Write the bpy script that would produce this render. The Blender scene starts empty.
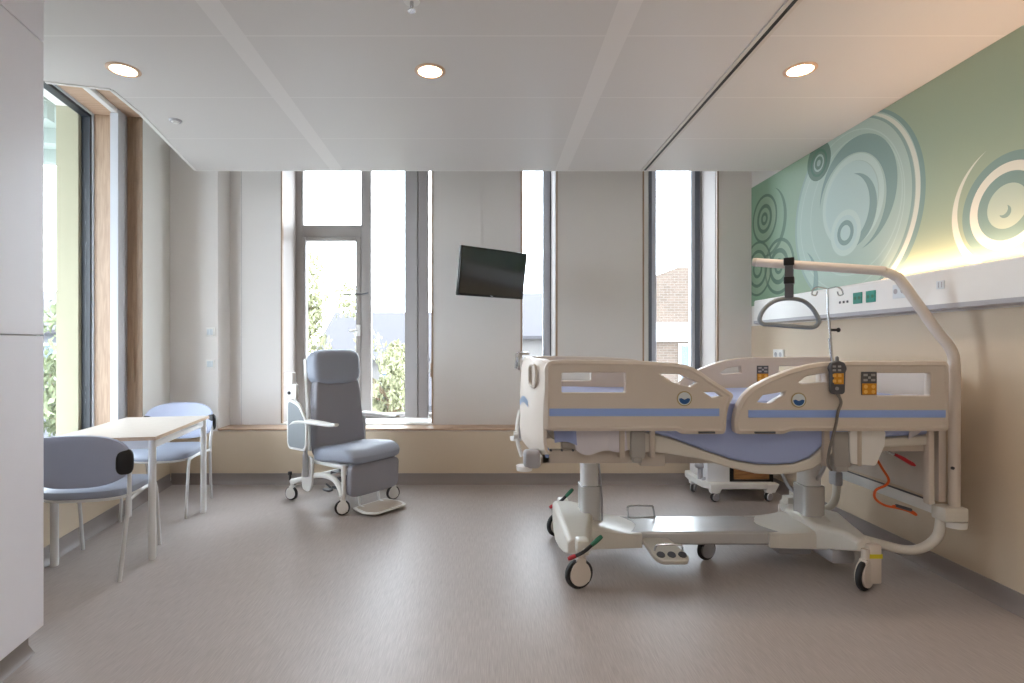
import bpy, bmesh, math, random
from mathutils import Vector, Matrix, Euler
random.seed(7)
C = bpy.context.scene.collection
PI = math.pi
FP = 540.0            # focal length in pixels of the 1024 px wide frame
CAMZ = 1.30

# ------------------------------------------------------------------ materials
def srgb(r, g, b):
    def f(c):
        c /= 255.0
        return c / 12.92 if c <= 0.04045 else ((c + 0.055) / 1.055) ** 2.4
    return (f(r), f(g), f(b), 1.0)

class NT:
    def __init__(s, m):
        s.t = m.node_tree; s.n = s.t.nodes; s.l = s.t.links
    def add(s, kind, **kw):
        n = s.n.new(kind)
        for k, v in kw.items(): setattr(n, k, v)
        return n
    def link(s, a, b): s.l.new(a, b)
    def math(s, op, a, b=None, c=None):
        n = s.n.new('ShaderNodeMath'); n.operation = op
        for i, v in enumerate((a, b, c)):
            if v is None: continue
            if isinstance(v, (int, float)): n.inputs[i].default_value = v
            else: s.l.new(v, n.inputs[i])
        return n.outputs[0]
    def mix(s, f, a, b):
        n = s.n.new('ShaderNodeMix'); n.data_type = 'RGBA'
        if isinstance(f, (int, float)): n.inputs['Factor'].default_value = f
        else: s.l.new(f, n.inputs['Factor'])
        for i, v in ((6, a), (7, b)):
            if isinstance(v, tuple): n.inputs[i].default_value = v
            else: s.l.new(v, n.inputs[i])
        return n.outputs[2]

def mat(name, col, rough=0.5, metal=0.0, spec=0.5, var=0.03, scale=8.0, bump=0.0, bscale=200.0, coat=0.0, stretch=None):
    m = bpy.data.materials.new(name); m.use_nodes = True
    t = NT(m); p = t.n['Principled BSDF']
    c = srgb(*col)
    tc = t.add('ShaderNodeTexCoord')
    src = tc.outputs['Object']
    if stretch:
        mp = t.add('ShaderNodeMapping'); mp.inputs['Scale'].default_value = stretch
        t.link(src, mp.inputs['Vector']); src = mp.outputs['Vector']
    nz = t.add('ShaderNodeTexNoise'); nz.inputs['Scale'].default_value = scale; nz.inputs['Detail'].default_value = 4
    t.link(src, nz.inputs['Vector'])
    a = tuple(min(1, x * (1 - var)) for x in c[:3]) + (1,)
    b = tuple(min(1, x * (1 + var)) for x in c[:3]) + (1,)
    t.link(t.mix(nz.outputs['Fac'], a, b), p.inputs['Base Color'])
    p.inputs['Roughness'].default_value = rough
    p.inputs['Metallic'].default_value = metal
    p.inputs['Specular IOR Level'].default_value = spec
    if coat: p.inputs['Coat Weight'].default_value = coat
    if bump:
        n2 = t.add('ShaderNodeTexNoise'); n2.inputs['Scale'].default_value = bscale
        t.link(src, n2.inputs['Vector'])
        bp = t.add('ShaderNodeBump'); bp.inputs['Strength'].default_value = bump; bp.inputs['Distance'].default_value = 0.002
        t.link(n2.outputs['Fac'], bp.inputs['Height']); t.link(bp.outputs['Normal'], p.inputs['Normal'])
    return m

def emat(name, col, strength):
    m = bpy.data.materials.new(name); m.use_nodes = True
    t = NT(m); p = t.n['Principled BSDF']
    p.inputs['Base Color'].default_value = srgb(*col)
    p.inputs['Emission Color'].default_value = srgb(*col)
    p.inputs['Emission Strength'].default_value = strength
    return m

def glass_mat(name):
    m = bpy.data.materials.new(name); m.use_nodes = True
    t = NT(m); t.n.clear()
    out = t.add('ShaderNodeOutputMaterial'); tr = t.add('ShaderNodeBsdfTransparent'); gl = t.add('ShaderNodeBsdfGlossy')
    tr.inputs['Color'].default_value = (0.985, 0.99, 0.99, 1); gl.inputs['Roughness'].default_value = 0.02
    fr = t.add('ShaderNodeLayerWeight'); fr.inputs['Blend'].default_value = 0.5
    fac = t.math('MULTIPLY_ADD', t.math('POWER', fr.outputs['Facing'], 5.0), 0.35, 0.02)
    mx = t.add('ShaderNodeMixShader')
    t.link(fac, mx.inputs[0]); t.link(tr.outputs[0], mx.inputs[1]); t.link(gl.outputs[0], mx.inputs[2])
    t.link(mx.outputs[0], out.inputs['Surface'])
    return m

def wood_mat(name, c1, c2, stretch, rough=0.45):
    m = bpy.data.materials.new(name); m.use_nodes = True
    t = NT(m); p = t.n['Principled BSDF']
    tc = t.add('ShaderNodeTexCoord'); mp = t.add('ShaderNodeMapping'); mp.inputs['Scale'].default_value = stretch
    t.link(tc.outputs['Object'], mp.inputs['Vector'])
    nz = t.add('ShaderNodeTexNoise'); nz.inputs['Scale'].default_value = 6; nz.inputs['Detail'].default_value = 6; nz.inputs['Distortion'].default_value = 0.6
    t.link(mp.outputs['Vector'], nz.inputs['Vector'])
    cr = t.add('ShaderNodeValToRGB'); cr.color_ramp.elements[0].position = 0.36; cr.color_ramp.elements[1].position = 0.64
    cr.color_ramp.elements[0].color = srgb(*c1); cr.color_ramp.elements[1].color = srgb(*c2)
    t.link(nz.outputs['Fac'], cr.inputs['Fac']); t.link(cr.outputs['Color'], p.inputs['Base Color'])
    p.inputs['Roughness'].default_value = rough
    return m

M = {}
M['wall'] = mat('wall_paint', (226, 224, 219), 0.7, var=0.01)
M['panel'] = mat('white_panel', (228, 225, 223), 0.55, var=0.01)
M['vinyl'] = mat('beige_vinyl', (208, 191, 168), 0.5, var=0.02, bump=0.05, bscale=300)
M['cab'] = mat('cabinet_laminate', (234, 233, 241), 0.45, var=0.01)
M['cab_edge'] = mat('cabinet_edge', (190, 188, 190), 0.5)
M['base'] = mat('grey_cove_base', (140, 131, 128), 0.35, var=0.03)
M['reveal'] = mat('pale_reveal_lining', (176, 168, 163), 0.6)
M['liftgrey'] = mat('warm_grey_plastic', (168, 166, 163), 0.45)
M['oak'] = wood_mat('oak_veneer', (152, 126, 104), (170, 145, 121), (14, 14, 0.9))
M['oak_x'] = wood_mat('oak_sill', (184, 154, 130), (200, 172, 148), (0.9, 14, 14))
M['frame'] = mat('window_aluminium', (164, 159, 156), 0.4, metal=0.0)
M['frame_dark'] = mat('window_gasket', (38, 43, 50), 0.45)
M['gasket_blue'] = mat('blue_grey_gasket', (104, 110, 122), 0.45)
M['frame_blue'] = mat('window_grey_blue', (206, 212, 222), 0.4)
M['white_sill'] = mat('white_sill', (232, 231, 228), 0.35)
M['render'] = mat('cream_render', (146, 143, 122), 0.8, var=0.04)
M['blind'] = mat('grey_blind_fabric', (178, 176, 178), 0.8, var=0.03, bump=0.1)
M['blind_white'] = mat('white_blind_back', (186, 189, 195), 0.7)
M['glass'] = glass_mat('clear_glass')
M['white_plastic'] = mat('white_plastic', (232, 232, 230), 0.35)
M['white_metal'] = mat('white_metal', (228, 229, 230), 0.32)
M['chrome'] = mat('chrome', (205, 207, 210), 0.18, metal=1.0)
M['alu'] = mat('satin_aluminium', (196, 199, 203), 0.3, metal=0.85)
M['black'] = mat('black_plastic', (24, 24, 27), 0.4)
M['rubber'] = mat('black_rubber', (38, 38, 41), 0.6)
M['dgrey'] = mat('dark_grey_plastic', (82, 84, 90), 0.45)
M['cordgrey'] = mat('grey_cord', (128, 124, 120), 0.5)
M['strap'] = mat('grey_strap', (88, 88, 92), 0.7)
M['cream'] = mat('cream_plastic', (216, 206, 196), 0.38, var=0.015)
M['cream_dark'] = mat('beige_plastic', (196, 186, 175), 0.4, var=0.015)
M['bedmetal'] = mat('bed_cream_metal', (216, 212, 203), 0.3, var=0.015)
M['bedsilver'] = mat('bed_silver', (205, 206, 206), 0.25, metal=0.35)
M['stripe'] = mat('blue_stripe', (152, 182, 242), 0.4)
M['mattress'] = mat('blue_mattress_cover', (166, 182, 228), 0.6, var=0.03, bump=0.06)
M['linen'] = mat('white_linen', (214, 212, 220), 0.85, bump=0.15)
M['linen_blue'] = mat('blue_linen', (150, 164, 208), 0.85, bump=0.15)
M['uphol'] = mat('blue_grey_upholstery', (152, 159, 174), 0.55, var=0.03, bump=0.12, bscale=400)
M['uphol2'] = mat('grey_upholstery', (144, 144, 153), 0.6, var=0.04, bump=0.12, bscale=400)
M['chairback'] = mat('blue_grey_chair_back', (170, 178, 202), 0.55, var=0.03, bump=0.1, bscale=400)
M['tray_dark'] = mat('grey_tray_face', (140, 146, 150), 0.45)
M['tableTop'] = wood_mat('pale_maple_laminate', (204, 196, 187), (211, 204, 196), (3, 16, 16), 0.4)
M['table_edge'] = wood_mat('tan_table_edge', (196, 168, 142), (208, 182, 156), (3, 16, 16), 0.4)
M['walnut'] = wood_mat('brown_wood_drawer', (140, 96, 58), (170, 122, 76), (1.2, 14, 14), 0.4)
M['orange'] = mat('orange_cable', (222, 98, 38), 0.4)
M['red'] = mat('red_plastic', (170, 24, 36), 0.35)
M['green'] = mat('green_plastic', (42, 112, 84), 0.4)
M['yellow'] = mat('yellow_tape', (222, 208, 50), 0.5)
M['amber'] = mat('amber_keypad', (214, 146, 34), 0.4)
M['amber_key'] = mat('amber_keys', (240, 192, 96), 0.4)
M['grey_key'] = mat('grey_keys', (170, 170, 176), 0.4)
M['badge_blue'] = mat('badge_blue', (40, 92, 156), 0.3)
M['badge_white'] = mat('badge_white', (214, 222, 228), 0.3)
M['badge_gold'] = mat('badge_gold', (176, 160, 120), 0.35)
M['wave'] = mat('pale_blue_print', (176, 196, 222), 0.4)
M['teal'] = mat('teal_socket', (34, 138, 122), 0.4)
M['screen'] = mat('tv_screen', (17, 18, 22), 0.10, spec=0.9)
M['tvframe'] = mat('tv_bezel', (16, 16, 18), 0.25)
M['tvback'] = mat('tv_back', (54, 56, 60), 0.5)
M['track'] = mat('black_track', (26, 24, 25), 0.5)
M['track_edge'] = mat('track_edge', (206, 202, 198), 0.5)
M['leaf'] = mat('yellow_green_leaf', (132, 132, 100), 0.6, var=0.25, scale=1.5)
M['leaf2'] = mat('green_leaf', (104, 112, 80), 0.6, var=0.25, scale=1.5)
M['bark'] = mat('bark', (110, 92, 72), 0.9, var=0.2)
M['slate'] = mat('grey_roof_slate', (62, 60, 64), 0.8, var=0.1, scale=2)
M['housewall'] = mat('white_house_wall', (104, 101, 99), 0.85)
M['greywall'] = mat('grey_house_wall', (92, 93, 98), 0.85)
M['concrete'] = mat('pale_concrete', (150, 160, 154), 0.8)
M['darkglass'] = mat('dark_window_glass', (70, 84, 98), 0.15)
M['ground'] = mat('garden_paving', (118, 117, 114), 0.95, var=0.2, scale=0.6)
M['nightbody'] = mat('nightstand_white', (226, 227, 230), 0.4)

def brick_mat(name, c1, c2, mortar):
    m = bpy.data.materials.new(name); m.use_nodes = True
    t = NT(m); p = t.n['Principled BSDF']
    tc = t.add('ShaderNodeTexCoord'); sp = t.add('ShaderNodeSeparateXYZ'); cb = t.add('ShaderNodeCombineXYZ')
    t.link(tc.outputs['Object'], sp.inputs[0])
    t.link(t.math('ADD', sp.outputs['X'], sp.outputs['Y']), cb.inputs['X']); t.link(sp.outputs['Z'], cb.inputs['Y'])
    bk = t.add('ShaderNodeTexBrick')
    bk.inputs['Color1'].default_value = srgb(*c1); bk.inputs['Color2'].default_value = srgb(*c2); bk.inputs['Mortar'].default_value = srgb(*mortar)
    bk.inputs['Scale'].default_value = 1.0; bk.inputs['Brick Width'].default_value = 0.22; bk.inputs['Row Height'].default_value = 0.075
    bk.inputs['Mortar Size'].default_value = 0.008
    t.link(cb.outputs[0], bk.inputs['Vector']); t.link(bk.outputs['Color'], p.inputs['Base Color'])
    p.inputs['Roughness'].default_value = 0.9
    return m
M['brick'] = brick_mat('tan_brick', (90, 76, 66), (78, 66, 57), (98, 92, 86))

def floor_mat():
    m = bpy.data.materials.new('brown_grey_vinyl_floor'); m.use_nodes = True
    t = NT(m); p = t.n['Principled BSDF']
    tc = t.add('ShaderNodeTexCoord')
    mp = t.add('ShaderNodeMapping'); mp.inputs['Scale'].default_value = (210, 9, 1)
    t.link(tc.outputs['Object'], mp.inputs['Vector'])
    n1 = t.add('ShaderNodeTexNoise'); n1.inputs['Scale'].default_value = 1.0; n1.inputs['Detail'].default_value = 3
    t.link(mp.outputs['Vector'], n1.inputs['Vector'])
    mp2 = t.add('ShaderNodeMapping'); mp2.inputs['Scale'].default_value = (420, 16, 1)
    t.link(tc.outputs['Object'], mp2.inputs['Vector'])
    n2 = t.add('ShaderNodeTexNoise'); n2.inputs['Scale'].default_value = 1.0; n2.inputs['Detail'].default_value = 2
    t.link(mp2.outputs['Vector'], n2.inputs['Vector'])
    f = t.math('ADD', t.math('MULTIPLY', n1.outputs['Fac'], 0.6), t.math('MULTIPLY', n2.outputs['Fac'], 0.4))
    cr = t.add('ShaderNodeValToRGB')
    cr.color_ramp.elements[0].position = 0.3; cr.color_ramp.elements[1].position = 0.7
    cr.color_ramp.elements[0].color = srgb(156, 148, 145); cr.color_ramp.elements[1].color = srgb(184, 176, 173)
    t.link(f, cr.inputs['Fac']); t.link(cr.outputs['Color'], p.inputs['Base Color'])
    p.inputs['Roughness'].default_value = 0.40; p.inputs['Specular IOR Level'].default_value = 0.55
    bp = t.add('ShaderNodeBump'); bp.inputs['Strength'].default_value = 0.08; bp.inputs['Distance'].default_value = 0.001
    t.link(f, bp.inputs['Height']); t.link(bp.outputs['Normal'], p.inputs['Normal'])
    return m
M['floor'] = floor_mat()

SEAMS = [0.68, 1.35, 2.02, 2.69, 3.36, 4.03]
def ceiling_mat():
    m = bpy.data.materials.new('white_ceiling_panels'); m.use_nodes = True
    t = NT(m); p = t.n['Principled BSDF']
    tc = t.add('ShaderNodeTexCoord'); sp = t.add('ShaderNodeSeparateXYZ'); t.link(tc.outputs['Object'], sp.inputs[0])
    def near(out, v, w): return t.math('LESS_THAN', t.math('ABSOLUTE', t.math('SUBTRACT', out, v)), w)
    mask = None
    for s in SEAMS:
        k = near(sp.outputs['Y'], s, 0.006)
        mask = k if mask is None else t.math('MAXIMUM', mask, k)
    strips = t.math('MAXIMUM', near(t.math('MULTIPLY_ADD', t.math('SUBTRACT', sp.outputs['Y'], 2.41), 0.036, sp.outputs['X']), -1.263, 0.055), near(sp.outputs['X'], 0.63, 0.055))
    mask = t.math('MAXIMUM', mask, strips)
    t.link(t.mix(mask, srgb(216, 214, 213), srgb(226, 224, 223)), p.inputs['Base Color'])
    p.inputs['Roughness'].default_value = 0.42; p.inputs['Specular IOR Level'].default_value = 0.4
    return m
M['ceiling'] = ceiling_mat()

def mural_mat():
    m = bpy.data.materials.new('green_circle_mural'); m.use_nodes = True
    t = NT(m); p = t.n['Principled BSDF']
    tc = t.add('ShaderNodeTexCoord'); sp = t.add('ShaderNodeSeparateXYZ'); t.link(tc.outputs['Object'], sp.inputs[0])
    y, z = sp.outputs['Y'], sp.outputs['Z']
    def dist(cy, cz, ky=1.0, kz=1.0, rot=0.0):
        a = t.math('SUBTRACT', y, cy); b = t.math('SUBTRACT', z, cz)
        if rot:
            c, s = math.cos(rot), math.sin(rot)
            a, b = (t.math('ADD', t.math('MULTIPLY', a, c), t.math('MULTIPLY', b, s)),
                    t.math('SUBTRACT', t.math('MULTIPLY', b, c), t.math('MULTIPLY', a, s)))
        if ky != 1: a = t.math('MULTIPLY', a, ky)
        if kz != 1: b = t.math('MULTIPLY', b, kz)
        return t.math('SQRT', t.math('ADD', t.math('MULTIPLY', a, a), t.math('MULTIPLY', b, b)))
    lt = lambda d, r: t.math('LESS_THAN', d, r)
    gt = lambda d, r: t.math('GREATER_THAN', d, r)
    both = lambda a, b: t.math('MULTIPLY', a, b)
    G = srgb(156, 172, 148); DK = srgb(84, 124, 104); BL = srgb(186, 208, 202); GB = srgb(124, 152, 146); PALE = srgb(196, 214, 204); CR = srgb(222, 222, 208)
    VDK = srgb(82, 114, 98)
    # drift of the ground colour along y from deep green (corner) to sage
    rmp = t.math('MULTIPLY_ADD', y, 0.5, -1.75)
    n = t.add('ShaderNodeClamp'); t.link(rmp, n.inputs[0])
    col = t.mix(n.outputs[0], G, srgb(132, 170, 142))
    def lay(mask, c, a=1.0):
        nonlocal col
        col = t.mix(t.math('MULTIPLY', mask, a), col, c)
    def ring(cy, cz, r0, r1, c, a=1.0, **k):
        d = dist(cy, cz, **k); lay(both(lt(d, r1), gt(d, r0)), c, a)
    def cres(cy, cz, R, cy2, cz2, R2, c, a=1.0):
        lay(both(lt(dist(cy, cz), R), gt(dist(cy2, cz2), R2)), c, a)
    # large disc
    lay(lt(dist(3.86, 2.25), 0.68), BL, 0.62)
    cres(3.86, 2.25, 0.68, 3.885, 2.257, 0.668, GB, 0.95)
    cres(3.875, 2.252, 0.655, 3.905, 2.262, 0.645, CR, 0.8)
    cres(3.895, 2.258, 0.64, 3.915, 2.262, 0.632, GB, 0.7)
    ring(3.86, 2.25, 0.655, 0.68, GB, 0.55)
    ring(3.90, 2.26, 0.555, 0.563, PALE, 0.6)
    ring(3.84, 2.28, 0.475, 0.485, PALE, 0.5)
    cres(3.80, 2.36, 0.40, 3.85, 2.30, 0.355, GB, 0.85)
    ring(3.84, 2.32, 0.28, 0.325, PALE, 0.85)
    lay(lt(dist(3.85, 2.32), 0.28), BL, 0.8)
    cres(3.84, 2.25, 0.26, 3.90, 2.275, 0.25, GB, 0.8)
    lay(lt(dist(3.90, 2.11), 0.165), PALE, 0.95)
    lay(lt(dist(3.90, 2.11), 0.125), BL, 1.0)
    ring(3.90, 2.11, 0.055, 0.09, GB, 0.9)
    # dark disc at the ceiling
    lay(lt(dist(4.215, 2.735), 0.15), VDK, 0.85)
    ring(4.215, 2.72, 0.085, 0.105, DK, 1.0); ring(4.215, 2.72, 0.05, 0.066, PALE, 0.6); lay(lt(dist(4.215, 2.72), 0.025), PALE, 0.5)
    # corner cluster
    for cy, cz, rs in ((5.05, 2.48, ((0.03, 0.06), (0.10, 0.135), (0.20, 0.225))), (4.80, 2.0, ((0.04, 0.07), (0.12, 0.16), (0.22, 0.25))), (5.18, 2.03, ((0.06, 0.09), (0.15, 0.18), (0.24, 0.262)))):
        lay(lt(dist(cy, cz), rs[2][1]), G, 0.35)
        for r0, r1 in rs: ring(cy, cz, r0, r1, VDK, 0.9)
    cres(4.98, 2.43, 0.31, 5.03, 2.45, 0.315, VDK, 0.8)
    cres(4.5, 1.80, 0.28, 4.56, 1.84, 0.28, GB, 0.8)
    # near discs
    k = dict(ky=1.0, kz=0.94, rot=0.5)
    cres(2.66, 1.99, 0.34, 2.63, 2.01, 0.335, CR, 0.9)
    ring(2.68, 1.99, 0.205, 0.25, GB, 1.0, **k); ring(2.68, 1.99, 0.16, 0.205, CR, 0.95, **k)
    ring(2.68, 1.99, 0.105, 0.16, GB, 1.0, **k); lay(lt(dist(2.68, 1.99, **k), 0.105), PALE, 0.5)
    cres(2.69, 1.965, 0.032, 2.705, 1.98, 0.03, GB, 1.0)
    t.link(col, p.inputs['Base Color']); p.inputs['Roughness'].default_value = 0.55
    return m
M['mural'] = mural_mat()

# ------------------------------------------------------------------ objects
ROOTM = {}
def rootmat(o):
    while o is not None:
        if o.name in ROOTM: return ROOTM[o.name]
        o = o.parent
    return Matrix.Identity(4)

def thing(name, label, cat, loc=(0, 0, 0), rz=0.0, group=None):
    o = bpy.data.objects.new(name, None); C.objects.link(o)
    o.empty_display_size = 0.1
    o.location = loc; o.rotation_euler = (0, 0, rz)
    o['label'] = label; o['category'] = cat
    if group: o['group'] = group
    ROOTM[o.name] = Matrix.Translation(loc) @ Matrix.Rotation(rz, 4, 'Z')
    return o

def tag(o, label=None, cat=None, group=None, kind=None):
    if label: o['label'] = label
    if cat: o['category'] = cat
    if group: o['group'] = group
    if kind: o['kind'] = kind
    return o

def ob(name, bm, m, parent=None, smooth=True, world=False, bevel=0.0, label=None, ang=40):
    """link a bmesh as ONE mesh object; world=True when its vertices are in world space"""
    me = bpy.data.meshes.new(name)
    bmesh.ops.recalc_face_normals(bm, faces=bm.faces[:])
    bm.to_mesh(me); bm.free()
    return obm(name, me, m, parent, smooth, world, bevel, label, ang)

def obm(name, me, m, parent=None, smooth=True, world=False, bevel=0.0, label=None, ang=40):
    ms = m if isinstance(m, (list, tuple)) else [m]
    me.materials.clear()
    for k in ms: me.materials.append(M[k] if isinstance(k, str) else k)
    if world and parent is not None: me.transform(rootmat(parent).inverted())
    if smooth:
        for p in me.polygons: p.use_smooth = True
        try: me.set_sharp_from_angle(angle=math.radians(ang))
        except Exception: pass
    o = bpy.data.objects.new(name, me); C.objects.link(o)
    if parent is not None: o.parent = parent
    if bevel:
        b = o.modifiers.new('bevel', 'BEVEL'); b.width = bevel; b.segments = 2; b.limit_method = 'ANGLE'
    if label: o['label'] = label
    return o

def struct(name, bm, m, parent=None, **k):
    o = ob(name, bm, m, parent, **k)
    if parent is None: o['kind'] = 'structure'
    return o

# ------------------------------------------------------------------ shapes
def NB(): return bmesh.new()
def merge(bm, tmp, Mx=None):
    if Mx is not None: tmp.transform(Mx)
    me = bpy.data.meshes.new('tmp'); tmp.to_mesh(me); tmp.free()
    bm.from_mesh(me); bpy.data.meshes.remove(me)
    return bm
def box(bm, x0, x1, y0, y1, z0, z1, Mx=None, r=0.0, seg=2):
    t = bmesh.new(); bmesh.ops.create_cube(t, size=1)
    for v in t.verts:
        v.co = Vector((x0 + (v.co.x + .5) * (x1 - x0), y0 + (v.co.y + .5) * (y1 - y0), z0 + (v.co.z + .5) * (z1 - z0)))
    if r > 0:
        r = min(r, 0.49 * min(abs(x1 - x0), abs(y1 - y0), abs(z1 - z0)))
        bmesh.ops.bevel(t, geom=t.edges[:], offset=r, segments=seg, affect='EDGES', profile=0.5)
    return merge(bm, t, Mx)
def frame_from(d):
    d = d.normalized(); u = Vector((0, 0, 1)) if abs(d.z) < 0.95 else Vector((1, 0, 0))
    a = d.cross(u).normalized(); return a, d.cross(a).normalized()
def tube(bm, pts, r, seg=10, closed=False, flat=None):
    pts = [Vector(p) for p in pts]; n = len(pts); rings = []
    rs = r if isinstance(r, (list, tuple)) else [r] * n
    a = None
    for i in range(n):
        if closed: d = (pts[(i + 1) % n] - pts[i - 1])
        else: d = pts[min(i + 1, n - 1)] - pts[max(i - 1, 0)]
        d.normalize()
        if a is None: a, b = frame_from(d)
        else:
            a = (a - d * a.dot(d)).normalized(); b = d.cross(a).normalized()
        k = flat or 1.0
        rings.append([bm.verts.new(pts[i] + (a * math.cos(2 * PI * j / seg) + b * math.sin(2 * PI * j / seg) * k) * rs[i]) for j in range(seg)])
    for i in range(n if closed else n - 1):
        A, B = rings[i], rings[(i + 1) % n]
        for j in range(seg): bm.faces.new((A[j], A[(j + 1) % seg], B[(j + 1) % seg], B[j]))
    if not closed:
        bm.faces.new(rings[0][::-1]); bm.faces.new(rings[-1])
    return bm
def cyl(bm, p0, p1, r0, r1=None, seg=24):
    return tube(bm, [p0, p1], [r0, r0 if r1 is None else r1], seg)
def spline(pts, n=6, closed=False):
    pts = [Vector(p) for p in pts]; out = []; N = len(pts)
    for i in range(N if closed else N - 1):
        p1, p2 = pts[i], pts[(i + 1) % N]
        p0 = pts[i - 1] if (i > 0 or closed) else p1
        p3 = pts[(i + 2) % N] if (i + 2 < N or closed) else p2
        for k in range(n):
            t = k / n
            out.append(0.5 * ((2 * p1) + (-p0 + p2) * t + (2 * p0 - 5 * p1 + 4 * p2 - p3) * t * t + (-p0 + 3 * p1 - 3 * p2 + p3) * t ** 3))
    if not closed: out.append(pts[-1])
    return out
def chaikin(poly, it=2):
    P = [tuple(p) for p in poly]
    for _ in range(it):
        Q = []
        for i in range(len(P)):
            a, b = P[i], P[(i + 1) % len(P)]
            Q.append((a[0] * .75 + b[0] * .25, a[1] * .75 + b[1] * .25)); Q.append((a[0] * .25 + b[0] * .75, a[1] * .25 + b[1] * .75))
        P = Q
    return P
def corner(poly, r, seg=4):
    """round every corner of a polygon with radius r"""
    out = []; N = len(poly)
    for i in range(N):
        p = Vector(poly[i]); a = Vector(poly[i - 1]); b = Vector(poly[(i + 1) % N])
        da, db = (a - p), (b - p); l = min(r, da.length * .45, db.length * .45)
        s, e = p + da.normalized() * l, p + db.normalized() * l
        for k in range(seg + 1):
            t = k / seg
            q = s * (1 - t) ** 2 + p * 2 * t * (1 - t) + e * t * t
            out.append((q.x, q.y))
    return out
def sq(bm, c, s, e1=0.4, e2=0.4, nu=28, nv=16, Mx=None, fn=None):
    """superellipsoid; e1 rounds the profile in z, e2 the outline in xy"""
    t = bmesh.new(); P = lambda v, e: math.copysign(abs(v) ** e, v)
    rings = []
    for j in range(1, nv):
        ph = -PI / 2 + PI * j / nv
        rings.append([t.verts.new((s[0] * P(math.cos(ph), e1) * P(math.cos(2 * PI * i / nu), e2), s[1] * P(math.cos(ph), e1) * P(math.sin(2 * PI * i / nu), e2), s[2] * P(math.sin(ph), e1))) for i in range(nu)])
    lo = t.verts.new((0, 0, -s[2])); hi = t.verts.new((0, 0, s[2]))
    for A, B in zip(rings, rings[1:]):
        for i in range(nu): t.faces.new((A[i], A[(i + 1) % nu], B[(i + 1) % nu], B[i]))
    for i in range(nu):
        t.faces.new((lo, rings[0][(i + 1) % nu], rings[0][i])); t.faces.new((hi, rings[-1][i], rings[-1][(i + 1) % nu]))
    if fn:
        for v in t.verts: v.co = fn(v.co)
    for v in t.verts: v.co += Vector(c)
    return merge(bm, t, Mx)
def prism(bm, poly, h0, h1, axis='z', Mx=None):
    t = bmesh.new()
    def mk(p, h):
        if axis == 'z': return (p[0], p[1], h)
        if axis == 'y': return (p[0], h, p[1])
        return (h, p[0], p[1])
    A = [t.verts.new(mk(p, h0)) for p in poly]; B = [t.verts.new(mk(p, h1)) for p in poly]
    n = len(poly)
    for i in range(n): t.faces.new((A[i], A[(i + 1) % n], B[(i + 1) % n], B[i]))
    t.faces.new(A[::-1]); t.faces.new(B)
    return merge(bm, t, Mx)
def loft(bm, rings, close=True):
    R = [[bm.verts.new(p) for p in r] for r in rings]; n = len(R[0])
    for A, B in zip(R, R[1:]):
        for i in range(n): bm.faces.new((A[i], A[(i + 1) % n], B[(i + 1) % n], B[i]))
    if close:
        bm.faces.new(R[0][::-1]); bm.faces.new(R[-1])
    return bm
def plate(polys, th, bev=0.006):
    """flat plate with holes: outlines in X,Z, thickness along Y, rounded rims (a mesh datablock)"""
    cu = bpy.data.curves.new('plate', 'CURVE'); cu.dimensions = '2D'; cu.fill_mode = 'BOTH'
    cu.extrude = max(0.0005, th / 2 - bev); cu.bevel_depth = bev; cu.bevel_resolution = 2
    for pl in polys:
        s = cu.splines.new('POLY'); s.points.add(len(pl) - 1); s.use_cyclic_u = True
        for q, p in zip(s.points, pl): q.co = (p[0], p[1], 0, 1)
    o = bpy.data.objects.new('plate', cu); C.objects.link(o)
    dg = bpy.context.evaluated_depsgraph_get()
    me = bpy.data.meshes.new_from_object(o.evaluated_get(dg))
    bpy.data.objects.remove(o); bpy.data.curves.remove(cu)
    me.transform(Matrix.Rotation(PI / 2, 4, 'X'))
    return me
def inset(poly, d):
    n = len(poly); ar = sum(poly[i - 1][0] * poly[i][1] - poly[i][0] * poly[i - 1][1] for i in range(n)); sg = 1 if ar > 0 else -1; out = []
    for i in range(n):
        a, p, b = Vector(poly[i - 1]), Vector(poly[i]), Vector(poly[(i + 1) % n])
        t = ((p - a).normalized() + (b - p).normalized())
        t = t.normalized() if t.length > 1e-6 else (b - p).normalized()
        out.append((p.x - t.y * d * sg, p.y + t.x * d * sg))
    return out
def W(px, py, Y): return Vector(((px - 490) * Y / FP, Y, CAMZ - (py - 345) * Y / FP))
def XZ(px, py, Y): return ((px - 490) * Y / FP, CAMZ - (py - 345) * Y / FP)
def dup(root, loc=None, rz=None, label=None):
    r = root.copy(); C.objects.link(r)
    if loc is not None: r.location = loc
    if rz is not None: r.rotation_euler = (0, 0, rz)
    if label: r['label'] = label
    for ch in list(root.children):
        c = ch.copy(); C.objects.link(c); c.parent = r
        for g in list(ch.children):
            d = g.copy(); C.objects.link(d); d.parent = c
    return r

# ================================================================== ROOM SHELL
def LX(y): return -2.651 - 0.19 * (y - 3.224)         # plan line of the slanting left wall
YB, YR, XR, YF = 5.06, 5.30, 2.57, -1.6
ZC, ZS = 2.84, 3.40
S = math.hypot(1, 0.19)
ML = Matrix(((-0.19 / S, -1 / S, 0, LX(3.224)), (1 / S, -0.19 / S, 0, 3.224), (0, 0, 1, 0), (0, 0, 0, 1)))   # (s, n, z) of the left wall

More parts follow.
